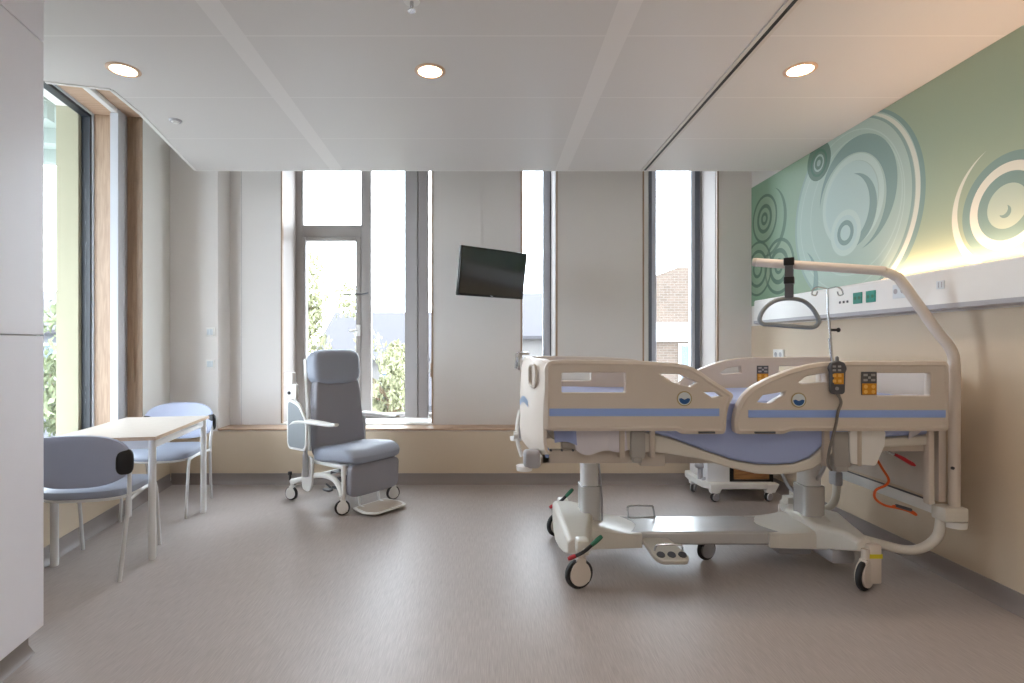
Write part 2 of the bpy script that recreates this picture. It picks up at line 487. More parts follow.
bm = NB(); prism(bm, [(LX(YF), YF), (XR, YF), (XR, YR + 0.45), (LX(YB), YR + 0.45), (LX(YB), YB)], -0.06, 0.0); struct('floor', bm, 'floor', smooth=False)
bm = NB(); prism(bm, [(XR, YF), (XR, 4.76), (-2.592, 4.76), (-2.325, 3.60), (-2.28, 3.26), (-2.60, 3.17), (LX(3.05), 3.05), (LX(YF), YF)], ZC, ZC + 0.04)
struct('ceiling', bm, 'ceiling', smooth=False)
bm = NB(); box(bm, -3.8, 3.1, YF - .2, YR + 0.45, ZS, ZS + 0.15); struct('ceiling_slab', bm, 'wall', smooth=False)
# rim of the dropped ceiling beside the left wall and along its far edge
bm = NB()
for a, b in (((-2.597, 4.76), (-2.33, 3.60)), ((-2.33, 3.60), (-2.285, 3.255)), ((-2.285, 3.255), (-2.605, 3.165))):
    d = Vector((b[0] - a[0], b[1] - a[1], 0)); L = d.length
    box(bm, 0, L, -0.012, 0.012, ZC - 0.004, ZC + 0.05, Matrix.Translation((a[0], a[1], 0)) @ Matrix.Rotation(math.atan2(d.y, d.x), 4, 'Z'))
box(bm, -2.60, XR - .005, 4.755, 4.775, ZC - 0.003, ZC + 0.05)
struct('trim_1', bm, 'white_plastic', smooth=False)

# right wall: painted shell, beige vinyl cladding, mural paper
bm = NB(); box(bm, XR, XR + 0.4, YF, YR + .45, -0.06, ZS); struct('wall_right', bm, 'wall', smooth=False)
bm = NB(); box(bm, XR - 0.004, XR + 0.002, YF, YR, 0.06, 1.485); struct('trim_2', bm, 'vinyl', smooth=False)
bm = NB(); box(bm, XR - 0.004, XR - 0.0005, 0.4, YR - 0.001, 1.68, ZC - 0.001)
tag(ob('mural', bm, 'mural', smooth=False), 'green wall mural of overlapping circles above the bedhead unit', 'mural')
# back wall: ledge, piers and recessed panels
XL = -2.55
WIN = [(-2.051, -0.559), (0.314, 0.648), (1.511, 2.228)]
YO = 5.76
bm = NB()
box(bm, LX(YB) - .5, XL, YB, YO, -0.06, ZS)                       # pier beside the corner
box(bm, XL, XR, YB, YO, -0.06, 0.495)                              # ledge under the windows
for x0, x1 in ((XL, WIN[0][0]), (WIN[0][1], WIN[1][0]), (WIN[1][1], WIN[2][0]), (WIN[2][1], XR)):
    box(bm, x0, x1, YR, YO, 0.495, ZS)
box(bm, XL, XR, YR, YO, 3.28, ZS)
struct('wall_back', bm, 'panel', smooth=False)
bm = NB(); box(bm, LX(YB) + 0.003, XR - 0.004, YB - 0.005, YB + 0.002, 0.06, 0.492); struct('trim_3', bm, 'vinyl', smooth=False)
bm = NB(); box(bm, XL, XR - .003, YB - 0.008, YR + 0.001, 0.499, 0.518, r=0.003); struct('trim_4', bm, 'oak_x')
bm = NB()
for x0, x1 in WIN:
    box(bm, x0 + .001, x1 - .001, YR - 0.02, 5.70, 0.494, 0.532, r=0.004)
struct('trim_5', bm, 'white_sill')
bm = NB()
for x in (WIN[0][0], WIN[1][1], WIN[2][1]): box(bm, x - 0.001, x + 0.014, YR - 0.004, YR + 0.03, 0.52, 3.28)
for x in (WIN[0][1], WIN[1][0], WIN[2][0]): box(bm, x - 0.014, x + 0.001, YR - 0.004, YR + 0.03, 0.52, 3.28)
struct('trim_6', bm, 'oak', smooth=False)
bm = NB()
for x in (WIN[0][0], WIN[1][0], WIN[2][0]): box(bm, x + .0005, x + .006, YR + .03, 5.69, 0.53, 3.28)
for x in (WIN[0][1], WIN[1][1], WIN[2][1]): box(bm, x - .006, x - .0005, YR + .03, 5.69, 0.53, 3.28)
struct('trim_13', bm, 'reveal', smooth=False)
# thin joint lines in the recessed panels
bm = NB()
box(bm, -2.44, -2.436, YR - 0.002, YR + .001, 0.52, 3.28)
struct('trim_7', bm, 'cab_edge', smooth=False)

# left wall with its deep window recess, built in its own (s, n, z) frame
s0, s1, zs, zh = -0.42, 1.283, 0.47, 3.20
sA, sB = (YF - 3.224) * S - .3, (YO - 3.224) * S
bm = NB()
box(bm, sA, s0, 0, 0.575, -0.06, ZS, ML); box(bm, s1, sB, 0, 0.575, -0.06, ZS, ML)
box(bm, s0, s1, 0, 0.575, -0.06, zs, ML); box(bm, s0, s1, 0, 0.575, zh, ZS, ML)
struct('wall_left', bm, 'wall', smooth=False)
bm = NB(); box(bm, sA + .3, (YB - 3.224) * S - .006, -0.004, 0.002, 0.06, 0.43, ML); struct('trim_8', bm, 'vinyl', smooth=False)
# oak lining of the recess: jamb in two boards, soffit, sill
bm = NB()
box(bm, s1 - 0.018, s1 + .001, -0.006, 0.345, zs, zh, ML); box(bm, s0 - .001, s0 + 0.018, -0.006, 0.345, zs, zh, ML)
struct('trim_9', bm, 'oak', smooth=False)
bm = NB(); box(bm, s0, s1, -0.006, 0.345, zh - 0.018, zh + .001, ML); struct('trim_10', bm, 'oak_x', smooth=False)
bm = NB(); box(bm, s0, s1, -0.03, 0.345, zs - .001, zs + 0.025, ML, r=.004); struct('trim_11', bm, 'white_sill')
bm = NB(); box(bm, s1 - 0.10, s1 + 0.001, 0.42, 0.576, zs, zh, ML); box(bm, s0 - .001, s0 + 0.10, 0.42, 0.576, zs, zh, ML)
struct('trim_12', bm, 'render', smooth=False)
# rear wall behind the camera
bm = NB(); box(bm, -2.6, XR + .4, YF - 0.2, YF, -0.06, ZS); struct('wall_rear', bm, 'wall', smooth=False)

# coved bases
cove = [(0, 0.10), (-0.007, 0.10), (-0.009, 0.035), (-0.028, 0.006), (-0.034, 0.0), (0, 0.0)]
bm = NB(); prism(bm, [(XR - 0.004 + a, b) for a, b in cove], YF, YB - 0.01, 'y'); 
struct('baseboard_right', bm, 'base')
bm = NB(); prism(bm, [(YB - 0.005 + a, b) for a, b in cove], LX(YB) + 0.02, XR - 0.006, 'x'); struct('baseboard_back', bm, 'base')
bm = NB(); prism(bm, [(-0.004 + a, b) for a, b in cove], sA + .4, (YB - 3.224) * S - 0.02, 'x', ML); struct('baseboard_left', bm, 'base')

# ------------------------------------------------------------------ windows of the back wall
YW0, YW1 = 5.69, 5.755
def X7(px): return (px - 490) * YW0 / FP
def Z7(py): return CAMZ - (py - 345) * YW0 / FP
def wroot(name):
    o = bpy.data.objects.new(name, None); C.objects.link(o); o['kind'] = 'structure'; return o
w1 = wroot('window_1')
zb, zt = 0.532, 3.28
x0, x1 = WIN[0]; xm0, xm1 = X7(361), X7(371)
bm = NB()
box(bm, x0, X7(303), YW0, YW1, zb, zt, r=.004); box(bm, xm0, xm1, YW0, YW1, zb, zt, r=.004); box(bm, x1 - 0.05, x1, YW0, YW1, zb, zt, r=.004)
box(bm, X7(303), xm0, YW0, YW1, Z7(237), Z7(225), r=.004)
for a, b in ((X7(303), xm0), (xm1, x1 - .05)):
    box(bm, a, b, YW0, YW1, zb, zb + 0.05, r=.004); box(bm, a, b, YW0, YW1, zt - 0.05, zt, r=.004)
ob('window_frame', bm, 'frame', w1)
bm = NB()
a, b, c, d = X7(303) + .002, xm0 - .002, zb + .052, Z7(237) - .002
for q in ((a, a + .03, c, d), (b - .05, b, c, d), (a + .03, b - .05, c, c + .06), (a + .03, b - .05, d - .035, d)):
    box(bm, q[0], q[1], YW0 - 0.012, YW1, q[2], q[3], r=.004)
sash = ob('sash', bm, 'frame', w1)
bm = NB(); box(bm, a + .028, b - .048, 5.722, 5.728, c + .055, d - .03); ob('pane', bm, 'glass', sash, smooth=False)
bm = NB()
tube(bm, [W(357, 331, 5.66), W(349, 331, 5.64)], 0.012, 10); box(bm, *sorted((W(356, 0, 5.66).x, W(360, 0, 5.66).x)), 5.655, 5.68, Z7(336), Z7(325), r=.004)
ob('handle', bm, 'white_plastic', sash)
bm = NB()
tube(bm, spline([W(368, 293, 5.68), W(362, 294, 5.62), W(352, 294, 5.60), W(344, 294, 5.62)], 5), 0.008, 8)
ob('window_stay', bm, 'dgrey', w1)
bm = NB(); box(bm, X7(303), xm0, 5.722, 5.728, Z7(225), zt - .05); ob('pane', bm, 'glass', w1, smooth=False)
bm = NB(); box(bm, xm1, x1 - .05, 5.722, 5.728, zb + .05, zt - .05); ob('pane', bm, 'glass', w1, smooth=False)

w2 = wroot('window_2'); x0, x1 = WIN[1]
bm = NB()
box(bm, X7(543), X7(550), YW0, YW1, zb, zt, r=.004); box(bm, x0, x0 + .03, YW0, YW1, zb, zt, r=.004)
box(bm, x0 + .03, X7(543), YW0, YW1, zb, zb + .05, r=.004); box(bm, x0 + .03, X7(543), YW0, YW1, zt - .05, zt, r=.004)
ob('window_frame', bm, 'frame_blue', w2)
bm = NB(); box(bm, X7(550), x1, YW0 - .004, YW1, zb, zt); ob('gasket', bm, 'gasket_blue', w2, smooth=False)
bm = NB(); box(bm, x0 + .03, X7(543), 5.722, 5.728, zb + .05, zt - .05); ob('pane', bm, 'glass', w2, smooth=False)

w3 = wroot('window_3'); x0, x1 = WIN[2]
bm = NB()
box(bm, X7(652), X7(657), YW0 + .02, YW1, zb, zt, r=.003); box(bm, X7(691), X7(695), YW0, YW1, zb, zt, r=.003)
box(bm, X7(657), X7(691), YW0, YW1, zb, zb + .05, r=.003); box(bm, X7(657), X7(691), YW0, YW1, zt - .05, zt, r=.003)
ob('window_frame', bm, 'frame_blue', w3)
bm = NB(); box(bm, X7(648.5), X7(651.5), YW0 - .01, YW1, zb, zt); box(bm, X7(695), X7(699.5), YW0 - .01, YW1, zb, zt)
ob('gasket', bm, 'gasket_blue', w3, smooth=False)
bm = NB(); box(bm, x0, X7(648.5), YW0, YW1, zb, zt); box(bm, X7(699.5), x1, YW0, YW1, zb, zt); ob('side_cover', bm, 'white_sill', w3, smooth=False)
bm = NB(); box(bm, X7(657), X7(691), 5.722, 5.728, zb + .05, zt - .05); ob('pane', bm, 'glass', w3, smooth=False)

w4 = wroot('window_4')
bm = NB()
n0, n1 = 0.345, 0.385
box(bm, s1 - .035, s1, n0, n1, zs + .02, zh, ML); box(bm, s0, s0 + .07, n0, n1, zs + .02, zh, ML)
box(bm, s0 + .07, s1 - .035, n0, n1, zs + .02, zs + .08, ML); box(bm, s0 + .07, s1 - .035, n0, n1, zh - .035, zh, ML)
ob('window_frame', bm, 'frame_blue', w4, smooth=False)
bm = NB()
k = .022
box(bm, s1 - .035 - k, s1 - .035, n0 + .012, n1 + .035, zs + .08, zh - .035, ML); box(bm, s0 + .07, s0 + .07 + k, n0 + .012, n1 + .035, zs + .08, zh - .035, ML)
box(bm, s0 + .07 + k, s1 - .035 - k, n0 + .012, n1 + .035, zs + .08, zs + .08 + k, ML); box(bm, s0 + .07 + k, s1 - .035 - k, n0 + .012, n1 + .035, zh - .035 - k, zh - .035, ML)
ob('gasket', bm, 'frame_dark', w4, smooth=False)
bm = NB(); box(bm, s0 + .07 + k, s1 - .035 - k, n0 + .04, n0 + .046, zs + .08 + k, zh - .035 - k, ML); ob('pane', bm, 'glass', w4, smooth=False)

# ------------------------------------------------------------------ blinds
def pleats(p0, p1, depth, n):
    """zig-zag plan line from p0 to p1"""
    p0, p1 = Vector(p0), Vector(p1); d = (p1 - p0); nrm = Vector((-d.y, d.x)).normalized()
    return [p0 + d * (i / n) + nrm * (depth if i % 2 else 0) for i in range(n + 1)]
bl = thing('vertical_blind', 'grey vertical blind drawn together at the right of the window behind the armchair', 'blind', (-0.71, 5.46, 0.56))
bm = NB()
xa, xb = -0.855, -0.62
pts = [(xa, 5.42), (xa + .003, 5.52), (xa + .10, 5.53), (xa + .13, 5.415), (xa + .145, 5.415), (xa + .16, 5.50), (xb - .02, 5.50), (xb, 5.43)]
inner = [(x + .004, y - .004) for x, y in pts]
prism(bm, [(xa, 5.42), (xa + .125, 5.405), (xa + .135, 5.425), (xa + .145, 5.405), (xb - .012, 5.42), (xb, 5.44), (xb, 5.47), (xa + .14, 5.465), (xa + .13, 5.49), (xa, 5.47)], 0.575, 3.24)
ob('fabric', bm, 'blind', bl, smooth=False, world=True)
bm = NB(); box(bm, xa - .003, xb + .003, 5.40, 5.495, 0.562, 0.577, r=.004); ob('bottom_bar', bm, 'white_plastic', bl, world=True)
bm = NB(); box(bm, WIN[0][0] + .02, WIN[0][1] - .02, 5.42, 5.48, 3.24, 3.275, r=.004); ob('headrail', bm, 'white_plastic', bl, world=True)
bm = NB()
cyl(bm, (-0.584, 5.36, 1.12), (-0.584, 5.36, 3.24), 0.0015, seg=6); cyl(bm, (-0.584, 5.36, .98), (-0.584, 5.36, 1.12), 0.010, 0.007, 10)
ob('cord_weight', bm, 'oak', bl, world=True)

bl2 = thing('vertical_blind', 'grey and white vertical blind folded against the oak jamb of the side window', 'blind', ML @ Vector((1.15, 0.18, zs + .025)), math.atan2(1, -0.19))
bm = NB()
box(bm, 1.105, 1.265, 0.10, 0.152, zs + .04, zh - .02, ML, r=.004); ob('fabric', bm, 'blind', bl2, world=True)
bm = NB(); box(bm, 1.10, 1.106, 0.098, 0.154, zs + .04, zh - .06, ML); ob('end_panel', bm, 'blind_white', bl2, world=True, smooth=False, label='white end panel')
bm = NB(); box(bm, s0 + .02, 1.26, 0.105, 0.15, zh - .055, zh - .02, ML, r=.004); ob('headrail', bm, 'white_plastic', bl2, world=True)
bm = NB(); q = ML @ Vector((1.245, 0.055, 0))
cyl(bm, (q.x, q.y, .99), (q.x, q.y, 1.19), 0.012, 0.011, 10); cyl(bm, (q.x, q.y, 1.19), (q.x, q.y, zh - .03), 0.0015, seg=6)
ob('cord_weight', bm, 'oak', bl2, world=True)

# ------------------------------------------------------------------ ceiling fittings
bm = NB(); box(bm, 1.348, 1.370, YF + .02, 4.75, ZC - 0.006, ZC + 0.002)
rail = thing('ceiling_rail', 'long black recessed curtain rail running across the ceiling above the bed', 'rail', (1.365, 1.5, ZC))
ob('slot', bm, 'track', rail, smooth=False, world=True)
bm = NB(); box(bm, 1.328, 1.348, YF + .02, 4.75, ZC - 0.008, ZC + 0.002); box(bm, 1.370, 1.390, YF + .02, 4.75, ZC - 0.008, ZC + 0.002)
ob('flange', bm, 'track_edge', rail, smooth=False, world=True)

M['lamp'] = emat('lamp_diffuser', (255, 226, 188), 14.0)
M['lampring'] = mat('lamp_ring', (222, 190, 164), 0.4)  # warm tan carries the lamp's orange glow in the ring colour
def ring_bm(ro, ri, z0, z1, n=40):
    bm = NB(); R = []
    for r, z in ((ri, z1), (ri, z0), (ro - .004, z0), (ro, z0 + .003), (ro, z1)):
        R.append([bm.verts.new((r * math.cos(2 * PI * i / n), r * math.sin(2 * PI * i / n), z)) for i in range(n)])
    for A, B in zip(R, R[1:] + R[:1]):
        for i in range(n): bm.faces.new((A[i], A[(i + 1) % n], B[(i + 1) % n], B[i]))
    return bm
LAMPS = [(-0.337, 3.035), (-2.05, 3.02), (1.735, 3.02), (-0.337, 0.6), (1.735, 0.6), (-0.9, -0.9), (1.2, -0.9)]  # first three are in view; the rest are unseen lamps added as fill
LAB = ['round warm downlight in the middle of the ceiling, middle of the three in view',
       'round warm downlight at the left of the ceiling, near the side window',
       'round warm downlight at the right of the ceiling, near the green mural',
       'added fill downlight out of view, above the middle of the floor', 'added fill downlight out of view, near the right wall',
       'added fill downlight out of view by the rear wall, left', 'added fill downlight out of view by the rear wall, right']
for i, (x, y) in enumerate(LAMPS):
    if i == 0:
        dl = thing('downlight', LAB[0], 'ceiling light', (x, y, ZC), 0, 'recessed ceiling downlights')
        ob('trim_ring', ring_bm(0.086, 0.066, -0.006, 0.002), 'lampring', dl)
        bm = NB(); cyl(bm, (0, 0, -0.003), (0, 0, 0.001), 0.067, seg=40); ob('diffuser', bm, 'lamp', dl)
        cur = dl
    else: cur = dup(dl, (x, y, ZC), 0, LAB[i])
    L = bpy.data.lights.new('downlight_beam', 'SPOT'); L.energy = (14, 8, 20)[i] if i < 3 else 24; L.color = (1.0, 0.78, 0.60) if i < 3 else (1.0, 0.95, 0.91); L.spot_size = 2.5; L.spot_blend = 1.0; L.shadow_soft_size = 0.10
    lo = bpy.data.objects.new('downlight_beam', L); C.objects.link(lo); lo.location = (x, y, ZC - 0.03)

sm = thing('smoke_detector', 'small white smoke detector disc on the ceiling by the side window', 'smoke detector', (-2.155, 3.70, ZC))
bm = NB(); cyl(bm, (0, 0, -0.012), (0, 0, 0.001), 0.036, 0.042, 28); ob('housing', bm, 'grey_key', sm)
bm = NB(); cyl(bm, (0, 0, -0.02), (0, 0, -0.012), 0.018, 0.026, 20); ob('sensor', bm, 'white_plastic', sm)
sp = thing('sprinkler', 'small metal sprinkler head at the top middle of the ceiling', 'sprinkler', (-0.35, 2.415, ZC))
bm = NB(); cyl(bm, (0, 0, -0.006), (0, 0, 0.001), 0.035, 0.038, 28); ob('escutcheon', bm, 'white_plastic', sp)
bm = NB(); cyl(bm, (0, 0, -0.03), (0, 0, -0.005), 0.008, seg=12)
for s in (-1, 1): tube(bm, [(0, s * .008, -.018), (0, s * .014, -.03), (0, s * .003, -.045)], 0.0025, 6)
cyl(bm, (0, 0, -0.048), (0, 0, -0.045), 0.018, seg=16)
ob('head', bm, 'chrome', sp)

# ================================================================== TALL CABINET (left edge)
uc = Vector((0.196, -0.98, 0)).normalized()       # along the front towards the viewer
MC = Matrix(((uc.x, -0.98 / math.hypot(.98, .196), 0, -1.911), (uc.y, -0.196 / math.hypot(.98, .196), 0, 2.314), (0, 0, 1, 0), (0, 0, 0, 1)))
cb = thing('tall_cabinet', 'tall white laminate cupboard cut off by the left edge, facing the room', 'cabinet', MC @ Vector((.62, .27, 0)), 0.0)
bm = NB(); box(bm, 0.0, 1.24, 0.022, 0.52, 0.10, ZC - .005, MC); ob('body', bm, 'cab_edge', cb, smooth=False, world=True)
bm = NB(); box(bm, 0.035, 1.24, 0.05, 0.50, 0.0, 0.10, MC); ob('plinth', bm, 'cab_edge', cb, smooth=False, world=True)
bm = NB(); prism(bm, [(0.05 + a, b) for a, b in cove], 0.03, 1.24, 'x', MC); ob('plinth_cove', bm, 'base', cb, world=True)
for c0, c1 in ((0.002, 0.618), (0.622, 1.238)):
    for z0, z1 in ((0.10, 1.338), (1.343, 2.592)):
        bm = NB(); box(bm, c0, c1, 0.0, 0.02, z0, z1, MC, r=.0015, seg=1); ob('door', bm, 'cab', cb, world=True, smooth=False)
bm = NB(); box(bm, 0.002, 1.238, 0.0, 0.02, 2.597, ZC - .006, MC, r=.0015, seg=1); ob('top_panel', bm, 'cab', cb, world=True, smooth=False)

# ================================================================== TABLE AND CHAIRS
RZ = math.atan(0.19)
tb = thing('side_table', 'small rectangular table with pale wood top and white legs by the side window', 'table', (-2.395, 3.69, 0), RZ)
bm = NB(); box(bm, -0.29, 0.29, -0.50, 0.49, 0.726, 0.748, r=.0)
t = ob('tabletop', bm, 'tableTop', tb, smooth=False)
bm = NB()
for q in ((-.292, .292, -.503, -.4995), (-.292, .292, .4895, .493), (-.293, -.2895, -.503, .493), (.2895, .293, -.503, .493)): box(bm, q[0], q[1], q[2], q[3], .7265, .7475)
ob('edge_band', bm, 'table_edge', t, smooth=False)
bm = NB()
for q in ((-.25, .25, -.475, -.455), (-.25, .25, .445, .465), (-.268, -.248, -.46, .45), (.248, .268, -.46, .45)): box(bm, q[0], q[1], q[2], q[3], .672, .726)
ob('apron', bm, 'white_metal', tb, smooth=False)
for sx, sy in ((-1, -1), (1, -1), (-1, 1), (1, 1)):
    bm = NB(); x, y = sx * .262, -.005 + sy * .464
    cyl(bm, (x, y, .012), (x, y, .726), 0.021, seg=20); cyl(bm, (x, y, 0), (x, y, .012), 0.019, 0.0205, 20)
    ob('leg', bm, 'white_metal', tb)

def make_chair(name, label, loc, rz):
    c = thing(name, label, 'chair', loc, rz, 'blue-grey chairs at the side table')
    def seatfn(v): return Vector((v.x, v.y, v.z + 0.10 * (v.x ** 2) * 0.6 - (0.02 * max(0, v.y / .22) ** 3)))
    bm = NB(); sq(bm, (0, 0.0, 0.468), (0.245, 0.235, 0.036), 0.55, 0.55, 36, 12, fn=seatfn); ob('seat', bm, 'uphol', c)
    bm = NB(); sq(bm, (0, 0.0, 0.437), (0.236, 0.222, 0.016), 0.4, 0.55, 36, 8, fn=seatfn); ob('seat_pan', bm, 'white_plastic', c)
    def backfn(v):
        return Vector((v.x, v.y + 0.9 * v.x ** 2 - 0.20 * (v.z + .14), v.z))
    bm = NB(); sq(bm, (0, 0, 0), (0.268, 0.150, 0.022), 0.45, 0.72, 44, 10, Matrix.Rotation(PI / 2, 4, 'X'))
    for v in bm.verts: v.co = backfn(v.co) + Vector((0, -0.262, 0.665))
    ob('backrest', bm, 'chairback', c)
    for s in (-1, 1):
        # rear leg runs up to the bracket at the side of the back
        bm = NB(); tube(bm, spline([(s * .232, -.285, .0), (s * .238, -.24, .22), (s * .245, -.205, .43), (s * .252, -.215, .56), (s * .262, -.232, .66)], 6), 0.0115, 10); ob('leg', bm, 'alu_white', c)
        bm = NB(); tube(bm, spline([(s * .222, .275, .0), (s * .222, .245, .24), (s * .222, .215, .40), (s * .222, .16, .432), (s * .232, -.06, .43), (s * .245, -.205, .425)], 6), 0.0105, 10); ob('leg', bm, 'alu_white', c)
        bm = NB()
        sq(bm, (0, 0, 0), (0.043, 0.024, 0.070), 0.6, 0.7, 20, 12, Matrix.Translation((s * .242, -.246, .650)) @ Matrix.Rotation(s * 0.42, 4, 'Z'))
        ob('bracket', bm, 'black', c, label='black plastic bracket at the side of the back')
    bm = NB(); tube(bm, [(-.222, .17, .425), (.222, .17, .425)], 0.009, 8); tube(bm, [(-.24, -.12, .425), (.24, -.12, .425)], 0.009, 8); ob('cross_bar', bm, 'alu_white', c)
    return c
M['alu_white'] = mat('pale_grey_tube', (214, 215, 216), 0.35)
ch = make_chair('upholstered_chair', 'blue-grey chair with its back to us at the near end of the small table', (-2.315, 3.20, 0), RZ)
dup(ch, (-2.545, 4.27, 0), PI + RZ, 'blue-grey chair facing us at the far end of the small table')

# ================================================================== CASTER helper
def caster(parent, p, r, head, w=0.022, tall=0.05, cover='white_plastic', hub='white_plastic', wheel='rubber', hook=1.0):
    """castor as one part: fork housing; its tyre and hub disc are sub-parts. p = contact point, head = heading angle"""
    Mx = Matrix.Translation(p) @ Matrix.Rotation(head, 4, 'Z')
    bm = NB()
    # cover shell over the wheel, both cheeks, and the stem
    prof = []
    for k in range(0, 11):
        a = math.radians(-35 + 19.0 * k); prof.append((r * 0.80 * math.cos(a) , r + r * 0.98 * math.sin(a) * 0.95))
    prof = [(x * (1.0), z) for x, z in prof]
    for s in (-1, 1):
        prism(bm, [(x * .92, z) for x, z in prof], s * (w * .5 + .004), s * (w * .5 + .010), 'y', Mx)
    box(bm, -r * .25, r * .45, -w * .5 - .009, w * .5 + .009, r * 1.72, r * 2.12, Mx, r=.008)
    cyl(bm, Mx @ Vector((r * .10, 0, r * 2.0)), Mx @ Vector((r * .10, 0, r * 2.0 + tall)), r * .26, seg=16)
    fk = ob('caster', bm, cover, parent, world=True)
    bm = NB(); n = 32; R = []
    for rr, y in ((r * .70, -w * .5), (r * .94, -w * .5), (r, -w * .28), (r, w * .28), (r * .94, w * .5), (r * .70, w * .5)):
        R.append([bm.verts.new(Mx @ Vector((rr * math.cos(2 * PI * i / n), y, r + rr * math.sin(2 * PI * i / n)))) for i in range(n)])
    for A, B in zip(R, R[1:] + R[:1]):
        for i in range(n): bm.faces.new((A[i], A[(i + 1) % n], B[(i + 1) % n], B[i]))
    ob('tyre', bm, wheel, fk, world=True)
    bm = NB()
    cyl(bm, Mx @ Vector((0, -w * .5 - .011, r)), Mx @ Vector((0, w * .5 + .011, r)), r * .74, seg=28)
    ob('hub', bm, hub, fk, world=True)
    return fk

# ================================================================== CARE ARMCHAIR
AZ = math.atan2(-.6, .8)
ac = thing('care_armchair', 'blue-grey reclining care armchair on castors with footplate, standing before the large window', 'armchair', (-1.24, 4.535, 0), AZ)
AM = ROOTM[ac.name]
def aw(u, v, z): return AM @ Vector((u, v, z))
# back: upholstered panel and head cushion, slightly reclined
tilt = Matrix.Translation((-.015, 0, .42)) @ Matrix.Rotation(-0.085, 4, 'Y')
bm = NB(); sq(bm, (-.045, 0, .29), (.058, .238, .335), 0.28, 0.35, 40, 22, tilt, fn=lambda v: Vector((v.x - .03 * (v.y / .24) ** 2 * -1 * 0.6, v.y * (1 + .07 * (-v.z / .33)), v.z)))
ob('backrest', bm, 'uphol2', ac)
bm = NB(); sq(bm, (-.035, 0, .70), (.088, .238, .148), 0.5, 0.5, 40, 22, tilt, fn=lambda v: Vector((v.x, v.y, v.z)))
ob('head_cushion', bm, 'uphol', ac)
bm = NB(); box(bm, -.135, -.095, -.235, .235, .02, .78, tilt, r=.015); ob('back_shell', bm, 'white_plastic', ac)
# seat
def sfn(v): return Vector((v.x, v.y, v.z + .018 * math.sin((v.x / .27) * 1.6) - .05 * max(0, v.x / .27) ** 4 * (1 if v.z > 0 else .3) - .02 * (1 - (v.y / .27) ** 2) * (1 if v.z > 0 else 0)))
bm = NB(); sq(bm, (.19, 0, .440), (.275, .268, .076), 0.5, 0.32, 44, 18, fn=sfn); ob('seat', bm, 'uphol', ac)
bm = NB(); box(bm, -.13, .36, -.235, .235, .335, .372, r=.012); ob('seat_frame', bm, 'white_plastic', ac)
# leg rest
lg = Matrix.Translation((.395, 0, .365)) @ Matrix.Rotation(0.05, 4, 'Y')
bm = NB(); sq(bm, (0, 0, -.105), (.036, .250, .128), 0.3, 0.3, 36, 16, lg); ob('leg_rest', bm, 'uphol2', ac)
for s in (-1, 1):
    bm = NB(); tube(bm, [(.345, s * .256, .385), (.352, s * .262, .30), (.345, s * .256, .10)], [.020, .018, .013], 10); ob('leg_rest_arm', bm, 'white_plastic', ac)
bm = NB(); prism(bm, corner([(.335, -.17), (.50, -.20), (.60, -.155), (.60, .165), (.50, .20), (.335, .17)], .03), .022, .034)
fpl = ob('footplate', bm, 'white_plastic', ac, bevel=.004)
bm = NB(); prism(bm, corner([(.355, -.145), (.50, -.17), (.578, -.135), (.578, .145), (.50, .17), (.355, .145)], .03), .0335, .0365); ob('tread', bm, 'cream_dark', fpl)
for s in (-.1, .1):
    bm = NB(); tube(bm, [(.33, s, .12), (.345, s, .04), (.40, s, .028)], .009, 8); ob('footplate_bracket', bm, 'white_metal', ac)
# chassis
bm = NB()
for s in (-1, 1):
    tube(bm, spline([(-.345, s * .25, .155), (-.25, s * .25, .175), (-.06, s * .245, .24), (.10, s * .245, .265), (.22, s * .245, .25), (.30, s * .25, .19), (.325, s * .258, .14)], 6), .022, 12)
    prism(bm, corner([(-.16, .13), (-.075, .11), (-.03, .17), (-.02, .40), (-.13, .40), (-.17, .24)], .03), s * .262, s * .278, 'y')
tube(bm, [(-.335, -.25, .16), (-.335, .25, .16)], .018, 10); tube(bm, [(.15, -.245, .262), (.15, .245, .262)], .018, 10)
ob('chassis', bm, 'white_plastic', ac)
bm = NB(); tube(bm, [(-.05, 0, .20), (.12, 0, .33)], .03, 12); box(bm, -.10, .10, -.05, .05, .16, .24, r=.01); ob('lift_motor', bm, 'dgrey', ac)
bm = NB()
for s in (-.19, -.10): sq(bm, (.06, s, .135), (.05, .028, .009), .5, .6, 18, 8)
tube(bm, [(-.02, -.145, .16), (.06, -.145, .128)], .008, 8); ob('foot_pedal', bm, 'dgrey', ac)
# armrests
for s in (-1, 1):
    bm = NB()
    pts = spline([(-.27, s * .315, .615), (-.20, s * .315, .665), (-.08, s * .315, .688), (.12, s * .315, .690), (.26, s * .315, .688), (.335, s * .315, .695)], 6)
    n = len(pts); rr = [.036 * (0.55 + .45 * math.sin(PI * min(1, .12 + i / n))) for i in range(n)]
    tube(bm, pts, rr, 14, flat=.62)
    for v in bm.verts: v.co.y = s * .315 + (v.co.y - s * .315) * 1.15
    ar = ob('armrest', bm, 'white_plastic', ac)
    bm = NB(); cyl(bm, (-.085, s * .298, .30), (-.085, s * .30, .68), .017, seg=14); cyl(bm, (-.085, s * .298, .24), (-.085, s * .298, .42), .022, seg=14); ob('post', bm, 'alu', ar)
